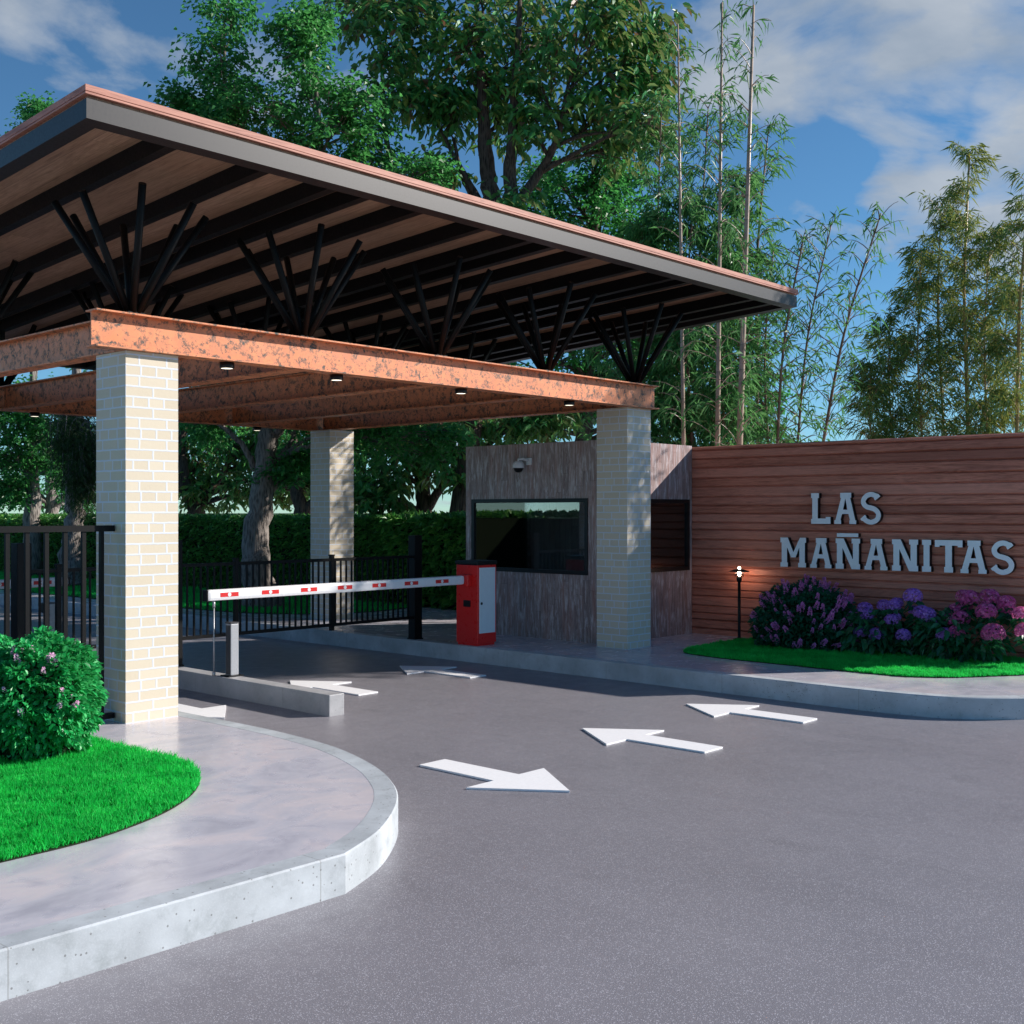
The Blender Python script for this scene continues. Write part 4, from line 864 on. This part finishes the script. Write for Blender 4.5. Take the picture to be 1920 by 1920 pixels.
# ------------------------------------------------------------------ bushes
def spike_mesh(mat, n=46, h=.12, r=.022):
    t = rng.random(n) ** .8; a = rng.uniform(0, 6.28, n); rr = r * (1 - .75 * t)
    P = np.stack([rr * np.cos(a), rr * np.sin(a), t * h], 1); D = np.stack([np.cos(a), np.sin(a), .6 + 0 * a], 1)
    o = leaf_mesh('flower_spike', P, D, .02, .016, mat, None, fold=.1, droop=.05); me = o.data; bpy.data.objects.remove(o); return me
def spike(me, parent, p, d, s=1.0):
    q = Vector(d).to_track_quat('Z', 'Y').to_matrix().to_4x4(); o = bpy.data.objects.new('flower_spike', me); COL.objects.link(o)
    o.parent = parent; o.matrix_parent_inverse = world_of(parent).inverted(); m = Matrix.Translation(Vector(p)) @ q @ Matrix.Scale(s, 4); o.matrix_basis = m
def dome_bush(name, label, c, rx, ry, rz, zc, n, lsz, leaf, cat='bush', zmin=W):
    """leaves over an uneven ellipsoid dome standing on the ground, on a core of branches"""
    th = thing(name, label, cat, (c[0], c[1], W)); d = rand_dirs(n, .25)
    bum = 1 + .10 * np.sin(d[:, 0] * 7 + 1) * np.sin(d[:, 1] * 8 + 2) + .06 * np.sin(d[:, 2] * 13 + d[:, 0] * 9)
    sh = (1 - np.abs(rng.normal(size=n)) * .11) * bum
    P = np.array([c[0], c[1], zc]) + d * np.array([rx, ry, rz]) * sh[:, None]
    ok = P[:, 2] > zmin + .012; P = P[ok]; d = d[ok]
    D = d + rng.normal(size=P.shape) * .55; D[:, 2] -= .25
    leaf_mesh('foliage', P, D, lsz * rng.uniform(.65, 1.2, len(P)), lsz * .62 * rng.uniform(.7, 1.2, len(P)), leaf, th, big=True, fold=.12)
    b = MB()
    for k in range(16):
        e = rand_dirs(1, .6)[0]; q = np.array([c[0], c[1], zc]) + e * np.array([rx, ry, rz]) * .8
        b.tube(bez(np.array([c[0] + e[0] * .06, c[1] + e[1] * .06, W - .02]), np.array([c[0] + e[0] * .1, c[1] + e[1] * .1, (W + q[2]) / 2]), q, 5), [.016, .013, .011, .008, .004], 5)
    b.build('stems', M['bark2'], th, recalc=False)
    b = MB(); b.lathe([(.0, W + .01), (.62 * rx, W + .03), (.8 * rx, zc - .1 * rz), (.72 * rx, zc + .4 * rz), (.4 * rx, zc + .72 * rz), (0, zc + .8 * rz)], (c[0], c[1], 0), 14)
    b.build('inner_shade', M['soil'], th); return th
# green bush left
bc = at(66, 1400, 7.62)
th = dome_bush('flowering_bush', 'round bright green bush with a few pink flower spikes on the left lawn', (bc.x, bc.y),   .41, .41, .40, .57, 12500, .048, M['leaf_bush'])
pk = spike_mesh(M['pinkspike'], 60, .085, .02)
for u, v, s in [(103, 1230, 1.3), (118, 1226, .8), (97, 1222, .8), (30, 1238, .9), (13, 1192, .8), (57, 1190, .8), (34, 1192, .5), (12, 1210, .5), (82, 1260, .7), (117, 1303, .9), (113, 1328, .8), (45, 1335, .9), (155, 1310, .5), (172, 1335, .9), (166, 1340, .7), (96, 1215, .6), (20, 1300, .6)]:
    w = (at(u, v, 7.3)); c = Vector((bc.x, bc.y, .57)); d = (w - c).normalized(); p = c + Vector((d.x * .40, d.y * .40, d.z * .40))
    spike(pk, th, p, (d + Vector((0, 0, .9))).normalized(), s * .78)
# lilac bush right
lc = (12.43, 6.66)
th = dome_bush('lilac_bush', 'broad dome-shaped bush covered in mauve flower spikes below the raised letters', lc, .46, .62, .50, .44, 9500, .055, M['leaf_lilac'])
lk = [spike_mesh(M['lilac'], 70, .12, .019) for _ in range(3)]
cv = np.array([-VX, -VY, .1]); pts_ = []
for i in range(400):
    zz = 1 - (i + .5) / 400 * 1.55; a = i * 2.39996; q = math.sqrt(max(0, 1 - zz * zz)); d = np.array([q * math.cos(a), q * math.sin(a), zz]) + rng.normal(size=3) * .06
    d /= np.linalg.norm(d)
    if d @ cv > .02 and .44 + d[2] * .5 > W + .05: pts_.append(d)
random.shuffle(pts_)
for k, d in enumerate(pts_[:100]):
    p = np.array([lc[0], lc[1], .44]) + d * np.array([.46, .62, .50]) * rng.uniform(.96, 1.05)
    spike(lk[k % 3], th, p, norm((d + np.array([0, 0, .9]) + rng.normal(size=3) * .22)[None])[0], rng.uniform(.65, 1.15))
# hydrangeas
def head_mesh(mat, n=260):
    d = rand_dirs(n, .1); d[:, 2] = np.where(d[:, 2] < -.55, -d[:, 2], d[:, 2]); P, D = [], []
    for i in range(n):
        t = np.cross(d[i], rng.normal(size=3)); t /= np.linalg.norm(t); s = np.cross(d[i], t)
        for q in (t, -t, s, -s): P.append(d[i] * rng.uniform(.9, 1.0)); D.append(q + d[i] * .25)
    P = np.array(P); D = np.array(D); m = len(P)
    # petals lie on the ball: face them outwards
    L = np.full((m, 1), .155); W_ = np.full((m, 1), .13); D = norm(D); O = norm(P); S_ = norm(np.cross(D, O))
    a = P + D * L * .6 + S_ * W_ / 2; b_ = P + D * L * .6 - S_ * W_ / 2; tip = P + D * L
    V = np.stack([P, a, tip, b_], 1).reshape(-1, 3); o = np.arange(m)[:, None] * 4
    uv = np.stack([np.repeat(np.repeat(rng.random(n), 4), 4), np.tile([0, .5, 1, .5], m)], 1)
    ob = np_mesh('flower_head', V, (o + np.arange(4)).ravel(), np.arange(m) * 4, np.full(m, 4), uv, mat); me = ob.data; bpy.data.objects.remove(ob); return me
hm = {'v': [head_mesh(M['violet']) for _ in range(2)], 'm': [head_mesh(M['magenta']) for _ in range(2)]}
def hydrangea(label, base, heads, key, nleaf, leaf_c, rad):
    th = thing('hydrangea', label, 'hydrangea', (base[0], base[1], W)); b = MB(); tops = []
    for i, (u, v, x, s) in enumerate(heads):
        p = atx(1600 + u / 6, 1060 + v / 6, x); tops.append(p)
        o = bpy.data.objects.new('flower_head', hm[key][i % 2].copy() if False else hm[key][i % 2]); COL.objects.link(o); o.parent = th; o.matrix_parent_inverse = world_of(th).inverted()
        o.matrix_basis = Matrix.Translation(p) @ Matrix.Rotation(rng.uniform(0, 6), 4, 'Z') @ Matrix.Diagonal((.082 * s, .082 * s, .072 * s, 1))
        st = np.array([base[0] + rng.normal() * .05, base[1] + rng.normal() * .08, W - .01])
        b.tube(bez(st, np.array([(st[0] + p.x) / 2, st[1] * .4 + p.y * .6, (W + p.z) / 2 + .02]), np.array(p) - np.array([0, 0, .03]), 6), .006, 5)
    b.build('stems', M['leaf_hyd'], th, recalc=False); P, D = [], []
    for p in tops:      # a rosette of leaves below each head
        for r in range(2):
            m = 6; a = rng.uniform(0, 6.28) + np.arange(m) * 6.28 / m
            P.append(np.stack([p.x + 0 * a, p.y + 0 * a, p.z - .06 - .07 * r + 0 * a], 1) + rng.normal(size=(m, 3)) * .01); D.append(np.stack([np.cos(a), np.sin(a), .1 - .35 * rng.random(m)], 1))
    d = rand_dirs(nleaf, .1); c = np.array(leaf_c); q = c + d * np.array(rad) * (1 - np.abs(rng.normal(size=(nleaf, 1))) * .22); ok = q[:, 2] > W + .03
    P.append(q[ok]); D.append((d + rng.normal(size=d.shape) * .4 - np.array([0, 0, .5]))[ok])
    P = np.concatenate(P); D = np.concatenate(D); m = len(P)
    leaf_mesh('foliage', P, D, .115 * rng.uniform(.7, 1.2, m), .07 * rng.uniform(.8, 1.15, m), M['leaf_hyd'], th, big=True, droop=.25)
hydrangea('violet-blue flowering hydrangea between the mauve bush and the magenta hydrangea', (12.5, 5.82), [(130, 490, 12.45, 1.1), (152, 560, 12.35, 1), (80, 760, 12.3, 1), (260, 780, 12.25, 1.1), (345, 455, 12.55, 1), (455, 455, 12.45, 1), (490, 425, 12.6, .9), (425, 620, 12.3, .95), (482, 585, 12.4, .7), (562, 790, 12.25, 1.05), (670, 350, 12.5, 1.3), (770, 535, 12.35, 1.15), (830, 560, 12.4, 1.2), (880, 625, 12.45, 1), (1030, 785, 12.3, 1.15), (680, 510, 12.55, .8)], 'v', 420, (12.45, 5.85, .42), (.30, .46, .26))
hydrangea('magenta flowering hydrangea at the right end of the planting bed, partly sunlit', (12.55, 4.95), [(1000, 610, 12.6, .95), (1160, 510, 12.55, 1.15), (1250, 460, 12.6, 1.1), (1310, 375, 12.5, 1.3), (1240, 350, 12.6, 1.05), (1210, 600, 12.4, 1.2), (1160, 755, 12.3, 1.1), (1130, 630, 12.45, .9), (1530, 365, 12.6, 1.35), (1725, 425, 12.55, 1.15), (1495, 525, 12.35, 1.35), (1700, 480, 12.6, 1.05), (1575, 770, 12.2, 1.5), (1885, 550, 12.4, 1.1), (1930, 745, 12.3, 1.25), (1760, 510, 12.6, .9)], 'm', 420, (12.5, 4.85, .44), (.32, .50, .28))

# ------------------------------------------------------------------ lawns
def in_poly(P, poly):
    x, y = P[:, 0], P[:, 1]; r = np.zeros(len(P), bool); n = len(poly)
    for i in range(n):
        (x0, y0), (x1, y1) = poly[i], poly[(i + 1) % n]
        r ^= ((y0 > y) != (y1 > y)) & (x < (x1 - x0) * (y - y0) / (y1 - y0 + 1e-12) + x0)
    return r
def lawn(name, poly, n, h, w=.006, mound=.005):
    pa = np.array(poly); lo, hi = pa.min(0), pa.max(0)
    b = MB(); b.poly(poly, [], lambda a, c, d: (a, c, d), W - .06, W + mound, (False, True)); soil = b.build('soil', M['soil'], None, 'structure', recalc=False)
    soil.name = 'soil_bed'
    P = lo + (hi - lo) * rng.random((n, 2)); P = P[in_poly(P, poly)]; m = len(P)
    nz = np.sin(P[:, 0] * 23 + np.sin(P[:, 1] * 17) * 1.5) * np.sin(P[:, 1] * 29 + np.sin(P[:, 0] * 11)) ; hh = h * (1 + .35 * nz) * rng.uniform(.5, 1.35, m); tone = np.clip(rng.random(m) * .6 + .25 + .28 * np.sin(P[:, 0] * 9 + 2 * np.sin(P[:, 1] * 5)) * np.sin(P[:, 1] * 8 + np.sin(P[:, 0] * 6)), 0, 1)
    P3 = np.column_stack([P, np.full(m, W + mound - .004)]); ang = rng.uniform(0, 6.28, m); ln = rng.uniform(.1, .75, m)
    D = np.column_stack([np.cos(ang) * ln, np.sin(ang) * ln, np.ones(m)])
    o = leaf_mesh(name, P3, D, hh, w * rng.uniform(.7, 1.3, m), M['grass'], None, 'stuff', up=.3, fold=.05, droop=.15, shape=.3, rnd=tone)
    return o
GLP = smooth_line([(4.03, 8.0), (4.06, 7.17), (4.07, 6.63), (4.05, 6.42), (3.89, 6.09), (3.65, 5.79), (3.34, 5.55), (3.01, 5.40), (2.73, 5.33), (2.34, 5.31)], 4) + [(1.4, 5.3), (1.4, 8.0)]
lawn('grass', GLP, 120000, .05)
GRP = smooth_line([(12.6, 7.62), (11.9, 7.62), (11.16, 7.5), (10.98, 7.1), (10.93, 6.6), (10.92, 6.0), (10.9, 5.5), (10.9, 5.1), (10.93, 4.75), (11.15, 4.42), (11.5, 4.16), (11.9, 3.9), (12.4, 3.7)], 4) + [(12.99, 3.75), (12.99, 7.4)]
lawn('grass', GRP, 190000, .045, .007, .006)
GBP = smooth_line([(13.4, 14.4), (12.2, 14.2), (11.3, 14.6), (10.8, 15.4), (10.62, 16.5), (10.6, 18), (10.6, 20)], 4) + [(10.6, 45), (13.45, 45)]
lawn('grass', GBP, 60000, .07, .02)
print('objects', len(bpy.data.objects))
